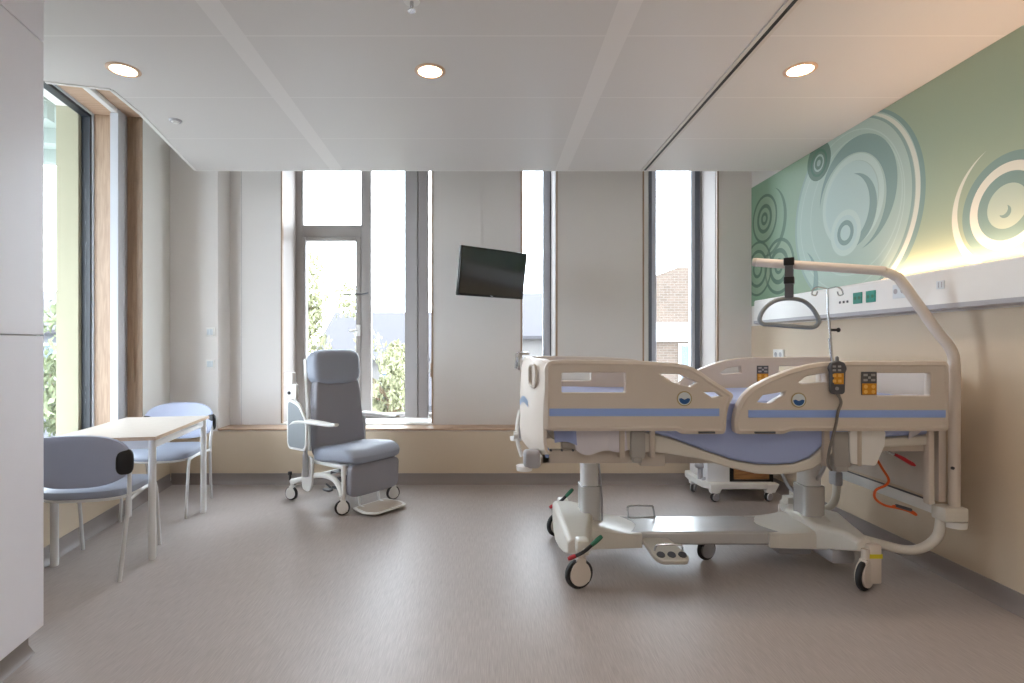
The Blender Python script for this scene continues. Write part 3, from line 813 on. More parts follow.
# push handle and folded tray at the viewer's side of the back
bm = NB()
for s in (-1, 1): tube(bm, spline([(-.20, s * .20, .60), (-.27, s * .235, .72), (-.30, s * .25, .86), (-.30, s * .25, .95)], 5), .014, 10)
tube(bm, [(-.20, -.20, .60), (-.20, .20, .60)], .014, 10)
ob('push_handle', bm, 'white_plastic', ac)
MT = Matrix.Translation((.07, 0, 0))
bm = NB(); box(bm, -.35, -.215, -.345, -.315, .86, .985, r=.012); box(bm, -.345, -.225, -.352, -.308, .98, 1.085, Matrix.Rotation(-.03, 4, 'Y'), r=.014)
bm.transform(MT); tray_h = ob('tray_hinge', bm, 'white_plastic', ac)
bm = NB(); cyl(bm, (-.30, -.358, .91), (-.30, -.345, .91), .013, seg=14); bm.transform(MT); ob('knob', bm, 'black', tray_h)
bm = NB(); prism(bm, corner([(-.335, .50), (-.31, .455), (-.10, .455), (-.07, .50), (-.07, .70), (-.17, .835), (-.335, .865)], .04), -.348, -.330, 'y')
bm.transform(MT); tr = ob('folded_tray', bm, 'white_plastic', ac, bevel=.004)
bm = NB(); prism(bm, corner([(-.315, .505), (-.295, .475), (-.11, .475), (-.088, .51), (-.088, .69), (-.18, .81), (-.315, .845)], .04), -.3505, -.347, 'y'); bm.transform(MT); ob('tray_face', bm, 'tray_dark', tr)
# castors
for u, v, hd in ((-.335, -.26, .35), (.335, -.26, 1.0), (.335, .26, 1.2), (-.335, .26, .2)):
    c_ = caster(ac, aw(u, v, 0), .058, AZ + hd, w=.022, tall=.03)
bm = NB(); cyl(bm, (-.355, -.262, .165), (-.355, -.262, .215), .010, seg=10); cyl(bm, (-.355, -.262, .21), (-.355, -.262, .235), .017, seg=12); ob('brake_knob', bm, 'black', ac)

# ================================================================== TELEVISION
TV = Matrix.Translation((.028, 4.80, 1.935)) @ Matrix.Rotation(math.radians(37), 4, 'Z') @ Matrix.Rotation(math.radians(9), 4, 'X')
tv = thing('television', 'black flat television on a wall arm between the large window and the narrow window', 'television', (.028, 4.80, 1.935), math.radians(37))
bm = NB(); box(bm, -.365, .365, -.012, .022, -.212, .212, TV, r=.006); ob('casing', bm, 'tvframe', tv, world=True)
bm = NB(); box(bm, -.352, .352, -.0135, -.0115, -.190, .199, TV); ob('screen', bm, 'screen', tv, world=True, smooth=False)
bm = NB(); box(bm, -.24, .24, .02, .06, -.15, .12, TV, r=.02); ob('rear_housing', bm, 'tvback', tv, world=True)
bm = NB(); box(bm, -.012, .012, -.0135, -.0125, -.205, -.198, TV); box(bm, -.016, -.010, -.0135, -.0125, -.200, -.193, TV); ob('logo', bm, 'grey_key', tv, world=True, smooth=False, label='small silver mark')
bm = NB()
q = TV @ Vector((0, .06, 0)); wl = Vector((-.09, YR - .006, 1.94))
tube(bm, [q, (q + wl) / 2 + Vector((.07, 0, 0)), wl], .018, 10); box(bm, wl.x - .06, wl.x + .06, YR - .02, YR - .001, 1.82, 2.06, r=.005); box(bm, -.10, .10, .055, .07, -.10, .10, TV, r=.005)
ob('wall_arm', bm, 'dgrey', tv, world=True)
bm = NB(); box(bm, -.094, -.084, YR - .006, YR - .001, 2.06, 3.1); ob('cable_trunk', bm, 'panel', tv, world=True, smooth=False)

# ================================================================== SWITCHES AND SOCKETS
def switch_plate(label, px, py, Y):
    p = W(px, py, Y)
    o = thing('light_switch', label, 'switch', (p.x, Y, p.z), 0, 'white switches on the back wall')
    bm = NB(); box(bm, -.041, .041, -.010, 0.001, -.041, .041, r=.004); ob('plate', bm, 'white_plastic', o)
    bm = NB(); box(bm, -.027, -.001, -.014, -.008, -.027, .027, r=.002); box(bm, .001, .027, -.014, -.008, -.027, .027, r=.002); ob('rocker', bm, 'badge_white', o)
    return o
sw = switch_plate('upper of two white switch plates on the white wall by the corner', 210.5, 332, YB)
p = W(210.5, 364, YB); dup(sw, (p.x, YB, p.z), 0, 'lower of two white switch plates on the white wall by the corner')
so = thing('wall_socket', 'white double socket on the beige wall behind the bed, beneath the grab handle', 'socket', (XR - .004, 4.79, 1.215))
bm = NB(); box(bm, -.012, 0.001, -.085, .085, -.045, .045, r=.004); ob('plate', bm, 'white_plastic', so)
for y in (-.038, .038):
    bm = NB(); cyl(bm, (-.0135, y, 0), (-.008, y, 0), .022, seg=20); ob('outlet', bm, 'grey_key', so)

# ================================================================== BEDHEAD UNIT on the right wall
XU = 2.47
bu = thing('bedhead_unit', 'long white bedhead service trunking on the right wall under the mural', 'service panel', (XR - .004, 3.4, 1.6))
bm = NB(); prism(bm, [(XU, 1.525), (XU + .002, 1.705), (XU + .012, 1.715), (XR - .006, 1.715), (XR - .006, 1.50), (XU + .03, 1.50)], 0.2, 5.05, 'y')
ob('body', bm, 'white_plastic', bu, world=True, smooth=False)
bm = NB(); prism(bm, [(XU - .004, 1.500), (XU - .004, 1.524), (XU + .03, 1.524), (XU + .03, 1.490)], 0.2, 5.052, 'y'); ob('lower_lip', bm, 'grey_key', bu, world=True, smooth=False)
def on_unit(y, z, w, h, m, name, d=.004, lab=None):
    bm = NB(); box(bm, XU - d, XU + .006, y - w / 2, y + w / 2, z - h / 2, z + h / 2, r=.0015, seg=1); return ob(name, bm, m, bu, world=True, label=lab)
for y in (3.625, 3.50):
    s = on_unit(y, 1.615, .085, .075, 'teal', 'teal_socket', .006, 'teal socket')
    for k in (-.02, .02):
        bm = NB(); cyl(bm, (XU - .0068, y + k, 1.615), (XU - .004, y + k, 1.615), .012, seg=14); ob('outlet', bm, 'green', s, world=True)
s = on_unit(3.255, 1.625, .105, .085, 'badge_white', 'socket', .005)
for k in (-.028, .028):
    bm = NB(); cyl(bm, (XU - .0058, 3.255 + k, 1.625), (XU - .003, 3.255 + k, 1.625), .016, seg=14); ob('outlet', bm, 'grey_key', s, world=True)
s = on_unit(2.96, 1.63, .05, .045, 'badge_white', 'data_socket', .004)
bm = NB(); box(bm, XU - .0048, XU, 2.945, 2.952, 1.615, 1.645); box(bm, XU - .0048, XU, 2.966, 2.973, 1.615, 1.645); ob('outlet', bm, 'grey_key', s, world=True, smooth=False)
for y in (3.73, 3.77, 3.81): on_unit(y, 1.60, .014, .016, 'dgrey', 'button', .005)
M['led'] = emat('warm_led', (255, 206, 140), 2.5)
bm = NB(); box(bm, XU + .03, XU + .05, 0.6, 3.45, 1.7152, 1.719); ob('light_strip', bm, 'led', bu, world=True, smooth=False, label='warm glowing light strip along the top edge')
L = bpy.data.lights.new('bedhead_uplight', 'AREA'); L.shape = 'RECTANGLE'; L.size = 0.04; L.size_y = 2.85; L.energy = 9.5; L.color = (1.0, .62, .40)
lo = bpy.data.objects.new('bedhead_uplight', L); C.objects.link(lo); lo.location = (XU + .045, 2.02, 1.724); lo.rotation_euler = (PI, 0, 0)

# ================================================================== BED
bed = thing('hospital_bed', 'raised cream electric hospital bed with blue-striped side rails along the right wall', 'hospital bed', (1.3, 3.27, 0))
YN, YFAR = 2.80, 3.74
def bob(name, bm, m, parent=None, **k): return ob(name, bm, m, parent or bed, world=True, **k)
def bplate(name, polys, Y, th, m, parent=None, bev=.006, label=None, dx=0):
    me = plate(polys, th, bev); me.transform(Matrix.Translation((dx, Y, 0)))
    return obm(name, me, m, parent or bed, world=True, label=label)
def pp(L, Y=2.78): return [XZ(a, b, Y) for a, b in L]

# --- side rails
foot_out = [(546, 429), (545.5, 368), (549, 362), (560, 361), (640, 362), (678, 364.5), (690, 367), (702, 374), (713, 382), (724, 389), (733, 395), (730, 401), (727, 408), (725.5, 418), (725, 428), (724, 433), (682, 433), (678, 430), (560, 430), (552, 430)]
foot_out = corner(pp(foot_out), .02, 3)
foot_holes = [corner(pp([(560.5, 371.5), (626.5, 371.5), (626.5, 394), (560.5, 394)]), .015), corner(pp([(656.5, 372.8), (679, 373), (701, 382.5), (691, 388), (670, 382.8)]), .01, 3), corner(pp([(700.5, 391), (717, 391), (724.5, 397), (712, 399)]), .006, 3)]
head_out = [(736, 433), (735.5, 420), (738, 408), (744, 397), (753, 388), (770, 379), (790, 371), (808, 366), (825, 363.5), (845, 362.5), (946, 362.5), (948, 366), (948, 430), (790, 430), (784, 433)]
head_out = corner(pp(head_out), .02, 3)
head_holes = [corner(pp([(875.5, 372), (931.5, 372), (931.5, 397), (875.5, 397)]), .015), corner(pp([(754.5, 403.5), (762, 394.2), (787, 390), (785, 395.8), (770, 404.8)]), .006, 3), corner(pp([(796.5, 382.3), (806, 375.2), (826, 372), (827.5, 383.2), (801, 385.2)]), .006, 3)]
rails = []
for Y, far in ((YN, False), (YFAR, True)):
    for out, holes, st, tab, bad in ((foot_out, foot_holes, (549, 719, 408.5, 416), (684, 722), (684, 398.5)), (head_out, head_holes, (748, 947, 410, 417.5), (740, 782), (798, 400))):
        r = bplate('side_rail', [out] + holes, Y, .045, 'cream')
        yf = Y + (.0235 if far else -.0235)         # outer face
        bm = NB(); tube(bm, [Vector((q[0], Y + (.014 if far else -.014), q[1])) for q in inset(out, .011)], .013, 8, closed=True); bob('rim', bm, 'cream', r)
        a = XZ(st[0], st[2], 2.78); b = XZ(st[1], st[3], 2.78)
        bm = NB(); box(bm, a[0], b[0], yf - .0015, yf + .0015, b[1], a[1], r=.0008, seg=1); bob('stripe', bm, 'stripe', r, label='blue stripe')
        c = XZ(*bad, 2.78); rr = .033; sg = 1 if far else -1
        bm = NB(); cyl(bm, (c[0], yf, c[1]), (c[0], yf + sg * .003, c[1]), rr + .006, seg=32); bob('badge', bm, 'badge_gold', r, label='round blue and white badge')
        bm = NB(); cyl(bm, (c[0], yf, c[1]), (c[0], yf + sg * .004, c[1]), rr, seg=32)
        bd = r.children[-1] if r.children else r
        bob('badge_face', bm, 'badge_white', r)
        bm = NB(); arc = [(c[0] + rr * .86 * math.cos(math.radians(q)), c[1] + rr * .86 * math.sin(math.radians(q))) for q in range(180, 361, 15)]
        arc += [(c[0] + rr * .5, c[1] + .003), (c[0], c[1] - .005), (c[0] - rr * .5, c[1] + .003)]
        prism(bm, arc, yf + sg * .003, yf + sg * .0055, 'y'); bob('badge_wave', bm, 'badge_blue', r)
        # release grip under the rail end
        a = XZ(tab[0] + 14, 431.2, 2.78); b = XZ(tab[1] - 8, 432.6, 2.78)
        bm = NB(); box(bm, a[0], b[0], yf - .012, yf + .012, b[1] - .003, a[1]); bob('release_grip', bm, 'dgrey', r)
        rails.append(r)
# lighter lip along the top of the near head rail is its own raised bead
# --- keypads
def keypad(r, px0, px1, py0, py1, Y, inner=False):
    a = XZ(px0, py0, Y); b = XZ(px1, py1, Y); s = 1 if inner else -1
    # both faces toward the room side
    y = Y - .0255
    zm = (a[1] + b[1]) / 2
    bm = NB(); box(bm, a[0], b[0], y - .003, y + .003, b[1], a[1], r=.002); k = bob('keypad', bm, 'dgrey', r, label='grey and amber control keypad')
    bm = NB(); box(bm, a[0] + .002, b[0] - .002, y - .0045, y - .002, b[1] + .002, zm, r=.001, seg=1); bob('amber_field', bm, 'amber', r)
    w, h = b[0] - a[0], a[1] - b[1]
    bm = NB(); bm2 = NB()
    for i in (0.25, 0.75):
        for j in (0.14, 0.36):
            x, z = a[0] + w * i, b[1] + h * j; cyl(bm2, (x, y - .0055, z), (x, y - .004, z), w * .13, seg=10)
        for j in (0.64, 0.86):
            x, z = a[0] + w * i, b[1] + h * j; box(bm, x - w * .14, x + w * .14, y - .0042, y - .002, z - h * .05, z + h * .05, r=.001, seg=1)
    box(bm, a[0] + w * .42, a[0] + w * .58, y - .0042, y - .002, b[1] + h * .70, b[1] + h * .80)
    bob('grey_keys', bm, 'grey_key', r); bob('amber_keys', bm2, 'amber_key', r)
keypad(rails[1], 858, 873, 371.5, 394.5, YN)
keypad(rails[3], 755, 766.5, 365.5, 381.5, YFAR)

# --- rail mechanism: grey block with two posts under each near rail
def mech(px0, px1, y0, y1, posts, Y):
    a = XZ(px0, y0, Y); b = XZ(px1, y1, Y)
    bm = NB(); box(bm, a[0], b[0], Y, Y + .06, b[1], a[1], r=.012); box(bm, a[0] + .01, b[0] - .02, Y - .004, Y + .05, b[1] - .02, b[1] + .01, r=.006)
    m_ = bob('rail_lift', bm, 'liftgrey')
    for pxa, pxb, q0, q1 in posts:
        a = XZ(pxa, q0, Y); b = XZ(pxb, q1, Y)
        bm = NB(); box(bm, a[0], b[0], Y - .01, Y + .05, b[1], a[1], r=.006); bob('rail_post', bm, 'cream_dark')
mech(631, 646, 431, 459, ((619, 624.5, 430, 458), (650, 655, 430, 458)), 2.83)
mech(834, 852, 432, 468, ((823, 829, 430, 466), (856, 861, 430, 466)), 2.83)
for a, b in ((.70, .78), (1.85, 1.95)):
    bm = NB(); box(bm, a, b, 3.64, 3.71, .70, .86, r=.012); bob('rail_lift', bm, 'liftgrey')

# --- mattress deck (articulated) and under-frame
deck = [(.33, .855), (.80, .845), (.95, .808), (1.15, .733), (1.28, .690), (1.40, .668), (1.50, .664), (1.60, .670), (1.69, .700), (1.74, .745), (1.79, .79), (2.34, .825), (2.34, .775), (1.82, .745), (1.77, .69), (1.70, .645), (1.60, .622), (1.50, .616), (1.40, .622), (1.28, .648), (1.10, .70), (.95, .725), (.86, .735), (.80, .73), (.60, .775), (.33, .80)]
bm = NB(); prism(bm, deck, 2.845, 3.695, 'y'); bob('mattress_deck', bm, 'bedmetal', bevel=.008)
bm = NB()
for Y0, Y1 in ((2.865, 2.915), (3.625, 3.675)):
    box(bm, .275, .80, Y0, Y1, .672, .742, r=.006); box(bm, .80, .93, Y0 + .005, Y1 - .005, .655, .725, r=.006)
    box(bm, 1.93, 2.36, Y0, Y1, .735, .80, r=.006)
box(bm, .27, .32, 2.865, 3.675, .672, .742, r=.006); box(bm, .80, .86, 2.9, 3.65, .67, .73, r=.006); box(bm, 1.80, 1.86, 2.9, 3.65, .70, .76, r=.006)
box(bm, .45, 2.2, 3.10, 3.16, .62, .69, r=.006); box(bm, .45, 2.2, 3.38, 3.44, .62, .69, r=.006)
bob('under_frame', bm, 'cream_dark')
bm = NB()
for px in (551, 562, 573):
    p = W(px, 450.5, 2.86); cyl(bm, p, p + Vector((0, .01, 0)), .006, seg=10)
bob('screw_hole', bm, 'dgrey')
bm = NB(); p0 = W(545, 448, 2.855); p1 = W(549, 458, 2.855); box(bm, p0.x, p1.x, 2.852, 2.868, p1.z, p0.z, r=.004); bob('corner_clip', bm, 'stripe', label='blue corner clip')

# --- foot board: bowed panel
YC = 3.27
def bow(y, k): return k * (1 - ((y - YC) / .50) ** 2)
prof_z = [(0.715, .004), (.735, -.010), (.80, -.018), (1.00, -.016), (1.16, -.008), (1.205, 0.004), (1.225, .014)]
bm = NB(); rings = []
for i in range(25):
    y = 2.785 + (3.755 - 2.785) * i / 24; e = min(i, 24 - i) / 3.0; ins = 0 if e >= 1 else .05 * (1 - e) ** 2
    outer = [(.285 - bow(y, .085) + dx + ins * .25, y, z - ins * (.5 if z > 1.1 else 0) + ins * (.5 if z < .75 else 0)) for z, dx in prof_z]
    inner = [(x + .042 - ins * .5, yy, zz) for x, yy, zz in outer[::-1]]
    rings.append(outer + inner)
loft(bm, rings)
fb = bob('footboard', bm, 'cream')
# hand holes, printed blue wave and bumper roller
for yc in (2.90, 3.64):
    bm = NB(); P_ = []
    for k in range(20):
        a = 2 * PI * k / 20; y = yc + .052 * math.copysign(abs(math.cos(a)) ** .7, math.cos(a)); z = 1.135 + .058 * math.copysign(abs(math.sin(a)) ** .6, math.sin(a))
        P_.append((.285 - bow(y, .085) - .018, y, z))
    tube(bm, P_, .009, 8, closed=True); bob('hand_grip', bm, 'cream_dark', fb)
bm = NB(); R0 = []; R1 = []
for i in range(13):
    y = 2.98 + .3 * i / 12; zc = .955 + .02 * math.sin(i / 12 * PI * 1.5)
    x = .285 - bow(y, .085) - .0195
    R0.append(((x, y, zc), (x, y, zc + .035)))
vs = [[bm.verts.new(p) for p in q] for q in R0]
for A, B in zip(vs, vs[1:]): bm.faces.new((A[0], B[0], B[1], A[1]))
bmesh.ops.solidify(bm, geom=bm.faces[:], thickness=.002)
bob('printed_wave', bm, 'wave', fb)
for y in (2.825, 3.715):
    bm = NB(); box(bm, .175, .262, y - .045, y + .045, .660, .752, r=.02, seg=3); ck = bob('corner_block', bm, 'grey_key', fb)
    bm = NB(); cyl(bm, (.180, y, .645), (.180, y, .670), .040, .044, 24); bob('bumper_roller', bm, 'white_plastic', ck)
bm = NB(); tube(bm, [(.17, 3.30, .75), (.145, 3.30, .75)], .022, 12); tube(bm, spline([(.185, 3.30, .90), (.165, 3.30, .80), (.17, 3.30, .70), (.195, 3.30, .62)], 4), .012, 8); bob('hose_hook', bm, 'white_plastic', fb)
bm = NB(); box(bm, .175, .205, 3.40, 3.50, 1.14, 1.255, r=.008); box(bm, .175, .25, 3.40, 3.50, 1.238, 1.256, r=.006); tube(bm, [(.172, 3.41, 1.235), (.172, 3.49, 1.235)], .012, 10); tube(bm, [(.172, 3.45, 1.235), (.165, 3.45, 1.15)], .008, 8)
bob('hook_bracket', bm, 'chrome', fb)

# --- head board
bm = NB(); rings = []
for i in range(19):
    y = 2.855 + (3.70 - 2.855) * i / 18; e = min(i, 18 - i) / 2.0; ins = 0 if e >= 1 else .04 * (1 - e)
    b = .05 * (1 - ((y - YC) / .45) ** 2)
    zt_ = 1.12 + .04 * (1 - ((y - YC) / .45) ** 2) - ins
    rings.append([(2.365 + b, y, .47), (2.365 + b, y, zt_), (2.385 + b, y, zt_ + .015), (2.405 + b, y, zt_), (2.405 + b, y, .47)])
loft(bm, rings)
hb = bob('headboard', bm, 'cream')
bm = NB(); box(bm, 2.345, 2.368, 2.87, 3.62, .405, .47, r=.006); bob('lower_rail', bm, 'white_plastic', hb)
bm = NB(); box(bm, 2.343, 2.349, 2.87, 3.60, .468, .476); bob('seam', bm, 'dgrey', hb)
bm = NB(); box(bm, 2.30, 2.335, 2.83, 2.875, .46, .86, r=.012); bob('corner_post', bm, 'cream', hb)
bm = NB(); box(bm, 2.29, 2.345, 3.58, 3.66, .36, .46, r=.015); bob('corner_block', bm, 'grey_key', hb)
# socket block that carries the lifting pole
bm = NB(); box(bm, 2.34, 2.465, 2.775, 2.87, .385, .46, r=.012); sk = bob('pole_socket', bm, 'bedmetal')
bm = NB(); cyl(bm, (2.425, 2.82, .352), (2.425, 2.82, .385), .052, .055, 24); bob('bumper_roller', bm, 'white_plastic', sk)

# --- lifting pole
pp_ = [(2.425, 2.82, .40), (2.425, 2.82, 1.10), (2.424, 2.82, 1.20), (2.418, 2.823, 1.255), (2.395, 2.832, 1.31), (2.36, 2.85, 1.37), (2.235, 2.925, 1.635), (2.205, 2.94, 1.675), (2.165, 2.96, 1.70), (2.11, 2.99, 1.715), (1.63, 3.30, 1.805)]
bm = NB(); tube(bm, [pp_[0], pp_[1]] + spline(pp_[1:], 5)[1:], .026, 16)
lp = bob('lifting_pole', bm, 'cream')
bm = NB(); cyl(bm, (1.63, 3.30, 1.805), (1.612, 3.312, 1.809), .027, .024, 16); bob('end_cap', bm, 'cream_dark', lp)
bm = NB(); p = W(952, 468, 2.80); cyl(bm, p, p + Vector((0, -.008, 0)), .008, seg=10); bob('lock_button', bm, 'dgrey', lp)

# --- drip pole at the far head corner
bm = NB(); b0 = Vector((2.322, 3.63, .43)); t0 = W(827.5, 289, 3.62)
tube(bm, [b0, W(832, 362, 3.63), W(830, 338, 3.625)], .011, 10); tube(bm, [W(831, 340, 3.625), W(827.8, 310, 3.62), t0], .008, 10)
dp = bob('drip_pole', bm, 'chrome')
bm = NB()
for s in (-1, 1):
    e = W(827.5 + s * 10, 287, 3.62)
    tube(bm, spline([t0, t0 + Vector((s * .03, 0, .008)), e, e + Vector((s * .03, 0, -.02)), e + Vector((s * .035, 0, -.05)), e + Vector((s * .01, 0, -.055)), e + Vector((s * .0, 0, -.03))], 5), .005, 8)
bob('bag_hook', bm, 'chrome', dp)
bm = NB(); p = W(831, 330, 3.62); cyl(bm, p, p + Vector((.035, -.01, 0)), .009, seg=10); sq(bm, p + Vector((.042, -.012, 0)), (.014, .012, .016), 1, 1, 12, 8); bob('clamp_knob', bm, 'black', dp)

# --- columns and chassis
def column(x, w0, w1):
    bm = NB()
    prism(bm, corner([(x - w1, YC - .075), (x + w1, YC - .075), (x + w1, YC + .075), (x - w1, YC + .075)], .035), .20, .46)
    c_ = bob('lift_column', bm, 'bedsilver', bevel=.004)
    bm = NB(); prism(bm, corner([(x - w0, YC - .062), (x + w0, YC - .062), (x + w0, YC + .062), (x - w0, YC + .062)], .03), .46, .64); bob('inner_tube', bm, 'white_metal', c_)
    bm = NB(); box(bm, x - w0 - .01, x + w0 + .01, YC - .09, YC + .09, .60, .645, r=.01); bob('head_plate', bm, 'bedmetal', c_)
    return c_
column(.60, .048, .060); column(1.93, .050, .064)
bm = NB(); tube(bm, spline([(.672, 3.24, .24), (.668, 3.24, .42), (.652, 3.24, .60), (.648, 3.24, .64)], 5), .006, 8); bob('cable', bm, 'grey_key')
bm = NB(); prism(bm, corner([(.42, 3.14), (2.10, 3.14), (2.10, 3.44), (.42, 3.44)], .02), .135, .212); bob('chassis_beam', bm, 'bedsilver', bevel=.012)
# moulded covers that sweep from the columns down to the beam
def hump(xa, xb, hgt, name):
    bm = NB(); rings = []; n = 14
    for i in range(n + 1):
        t = i / n; x = xa + (xb - xa) * t; h = .212 + hgt * (1 - t) ** 1.8; w = .17 + .03 * (1 - t)
        sec = []
        for k in range(13):
            a = PI * k / 12; sec.append((x, YC + .02 - w * math.cos(a), .20 + (h - .20) * math.sin(a) ** .55))
        sec += [(x, YC + .02 + w, .128), (x, YC + .02 - w, .128)]
        rings.append(sec)
    loft(bm, rings); return bob(name, bm, 'bedmetal')
hump(.55, .88, .085, 'column_cover'); hump(1.98, 1.62, .085, 'column_cover')
# end beams
bm = NB()
sec = lambda x0, x1, z0, z1, y: [(x0, y, z0), (x1, y, z0), (x1, y, z1 - .02), (x1 - .02, y, z1), (x0 + .02, y, z1), (x0, y, z1 - .02)]
loft(bm, [sec(.42, .54, .17, .25, 2.92), sec(.41, .56, .14, .275, 3.02), sec(.40, .60, .12, .30, 3.15), sec(.395, .62, .115, .31, YC), sec(.40, .60, .12, .30, 3.40), sec(.41, .56, .14, .275, 3.54), sec(.42, .54, .17, .25, 3.64)])
bob('end_beam', bm, 'bedmetal', bevel=.008)
bm = NB()
loft(bm, [sec(1.96, 2.04, .20, .265, 2.88), sec(1.94, 2.07, .16, .27, 3.0), sec(1.86, 2.10, .12, .27, 3.12), sec(1.84, 2.12, .11, .29, YC), sec(1.86, 2.10, .12, .27, 3.42), sec(1.94, 2.07, .16, .27, 3.54), sec(1.96, 2.04, .20, .265, 3.66)])
bob('end_beam', bm, 'bedmetal', bevel=.008)
bm = NB(); box(bm, 2.035, 2.06, 2.98, 3.05, .215, .235, r=.004); bob('end_cap', bm, 'dgrey')
bm = NB(); box(bm, 1.70, 1.90, 3.18, 3.40, .06, .14, r=.02); box(bm, 1.90, 2.04, 3.0, 3.25, .075, .16, r=.03); bob('motor_box', bm, 'grey_key')
bm = NB(); box(bm, 1.99, 2.04, 3.52, 3.60, .27, .34, r=.01); box(bm, 1.93, 2.0, 3.50, 3.58, .25, .31, r=.01); bob('brake_box', bm, 'bedmetal')
# castors
def bedcaster(p, hd, r=.079):
    return caster(bed, Vector(p), r, hd, w=.026, tall=.06, cover='cream', hub='cream')
cs = [bedcaster((.475, 2.885, 0), .30), bedcaster((.455, 3.675, 0), .5), bedcaster((1.985, 2.862, 0), .55), bedcaster((1.985, 3.66, 0), 2.4)]
caster(bed, Vector((1.31, YC, 0)), .064, .35, w=.022, tall=.02, cover='dgrey', hub='grey_key')
bm = NB(); box(bm, 2.0, 2.072, 2.85, 2.905, .035, .245, r=.012); ch_ = bob('caster_housing', bm, 'cream')
bm = NB(); box(bm, 1.9995, 2.0725, 2.8495, 2.9055, .172, .195); bob('tape_band', bm, 'yellow', ch_, label='yellow tape band')
# brake pedals: red end, black bar, green end
for x, y in ((.535, 2.86), (.475, 3.62)):
    a = W(568, 559, y) if y < 3 else W(549.5, 507.5, y); b = W(602, 536, y) if y < 3 else W(573, 489, y)
    a.y = b.y = y
    bm = NB(); mid = (a + b) / 2 + Vector((0, -.012, -.012)); P_ = spline([a, a.lerp(mid, .6) + Vector((0, 0, -.004)), mid, mid.lerp(b, .5), b], 4)
    n = len(P_)
    tube(bm, P_[3:n - 5], .010, 8); pd = bob('brake_pedal', bm, 'black')
    bm = NB(); tube(bm, P_[:4], [.009, .012, .012, .011], 8); bob('red_tip', bm, 'red', pd)
    bm = NB(); tube(bm, P_[n - 6:], [.011, .012, .013, .013, .012, .009], 8); bob('green_tip', bm, 'green', pd)
    bm = NB(); tube(bm, [mid, Vector((.49, y + .04, .20))], .013, 8); box(bm, .46, .53, y - .0, y + .09, .18, .26, r=.014); bob('pedal_arm', bm, 'bedmetal', pd)
# foot control with three pads and its wire guard
fc = Matrix.Translation((.985, 3.06, .135)) @ Matrix.Rotation(.35, 4, 'X')
bm = NB(); prism(bm, corner([(-.105, .09), (.045, .09), (.12, -.06), (.105, -.10), (-.04, -.10), (-.075, -.06)], .02), -.012, .018, 'z', fc)
f_ = bob('foot_control', bm, 'bedmetal', bevel=.005)
for x in (-.035, .025, .085):
    bm = NB(); cyl(bm, fc @ Vector((x - .0, -.055, .017)), fc @ Vector((x, -.055, .024)), .024, .021, 18); bob('foot_button', bm, 'dgrey', f_)
bm = NB(); tube(bm, spline([fc @ Vector(v) for v in ((-.06, -.02, .015), (-.055, -.02, .05), (-.03, -.02, .058), (.06, -.02, .058), (.09, -.02, .05), (.095, -.02, .015))], 4), .006, 8); bob('toe_guard', bm, 'chrome', f_)
bm = NB()
g = [W(629, 521, 3.40), W(627.5, 509, 3.40), W(631, 506, 3.40), W(650, 506, 3.40), W(653, 508, 3.40), W(655, 519, 3.40)]
tube(bm, spline(g, 5), .006, 8); tube(bm, [W(628.5, 518, 3.40), W(654.5, 517, 3.40)], .005, 8); bob('wire_guard', bm, 'chrome')
# wall bumper tube at the head end
bm = NB()
tube(bm, spline([(2.04, 3.58, .20), (2.16, 3.585, .20), (2.26, 3.59, .225), (2.305, 3.60, .29), (2.315, 3.61, .40)], 6), .023, 14)
bob('bumper_tube', bm, 'bedmetal')
bm = NB()
tube(bm, spline([(2.03, 3.0, .235), (2.10, 2.93, .225), (2.20, 2.86, .215), (2.28, 2.84, .235), (2.345, 2.835, .29), (2.365, 2.835, .36), (2.365, 2.835, .42)], 6), .024, 14)
bob('bumper_tube', bm, 'bedmetal')
# hanging grey hose, orange cable, red release lever
bm = NB(); p = [W(782, 474, 3.5), W(790, 488, 3.5), W(803, 494, 3.42), W(818, 478, 3.2), W(826, 462, 3.0), W(829, 450, 2.9)]
tube(bm, spline(p, 6), .011, 8); bob('hose', bm, 'grey_key')
bm = NB()
p = [W(875, 456, 3.0), W(882, 468, 2.98), W(888.5, 479, 2.97), (W(886, 485, 2.97)), W(876, 490, 2.96), W(875, 498, 2.96), W(884, 505, 2.95), W(897, 508, 2.95), W(908, 511, 2.95), W(916, 515, 2.95), W(913, 512, 2.95), W(903, 507.5, 2.95), W(893, 506, 2.95)]
tube(bm, spline(p, 6), .0065, 8); cb_ = bob('cable', bm, 'orange', label='coiled orange cable')
bm = NB(); tube(bm, [W(896, 505.5, 2.945), W(911, 510, 2.945)], .009, 8); bob('cable_tie', bm, 'dgrey', cb_)
bm = NB(); tube(bm, [W(895, 454.5, 2.86), W(902, 458, 2.86), W(912, 464, 2.86), W(914.5, 465.5, 2.86)], [.012, .017, .018, .010], 10, flat=.6); rl = bob('release_lever', bm, 'red', label='red release lever')
bm = NB(); tube(bm, [W(884, 450, 2.92), W(896, 455, 2.86)], .006, 8); bob('lever_rod', bm, 'chrome', rl)
bm = NB(); prism(bm, corner([XZ(850, 431, 2.82), XZ(886, 431, 2.82), XZ(885, 445, 2.82), XZ(876, 466, 2.82), XZ(851, 464, 2.82)], .015), 2.822, 2.90, 'y'); bob('motor_cover', bm, 'white_plastic')

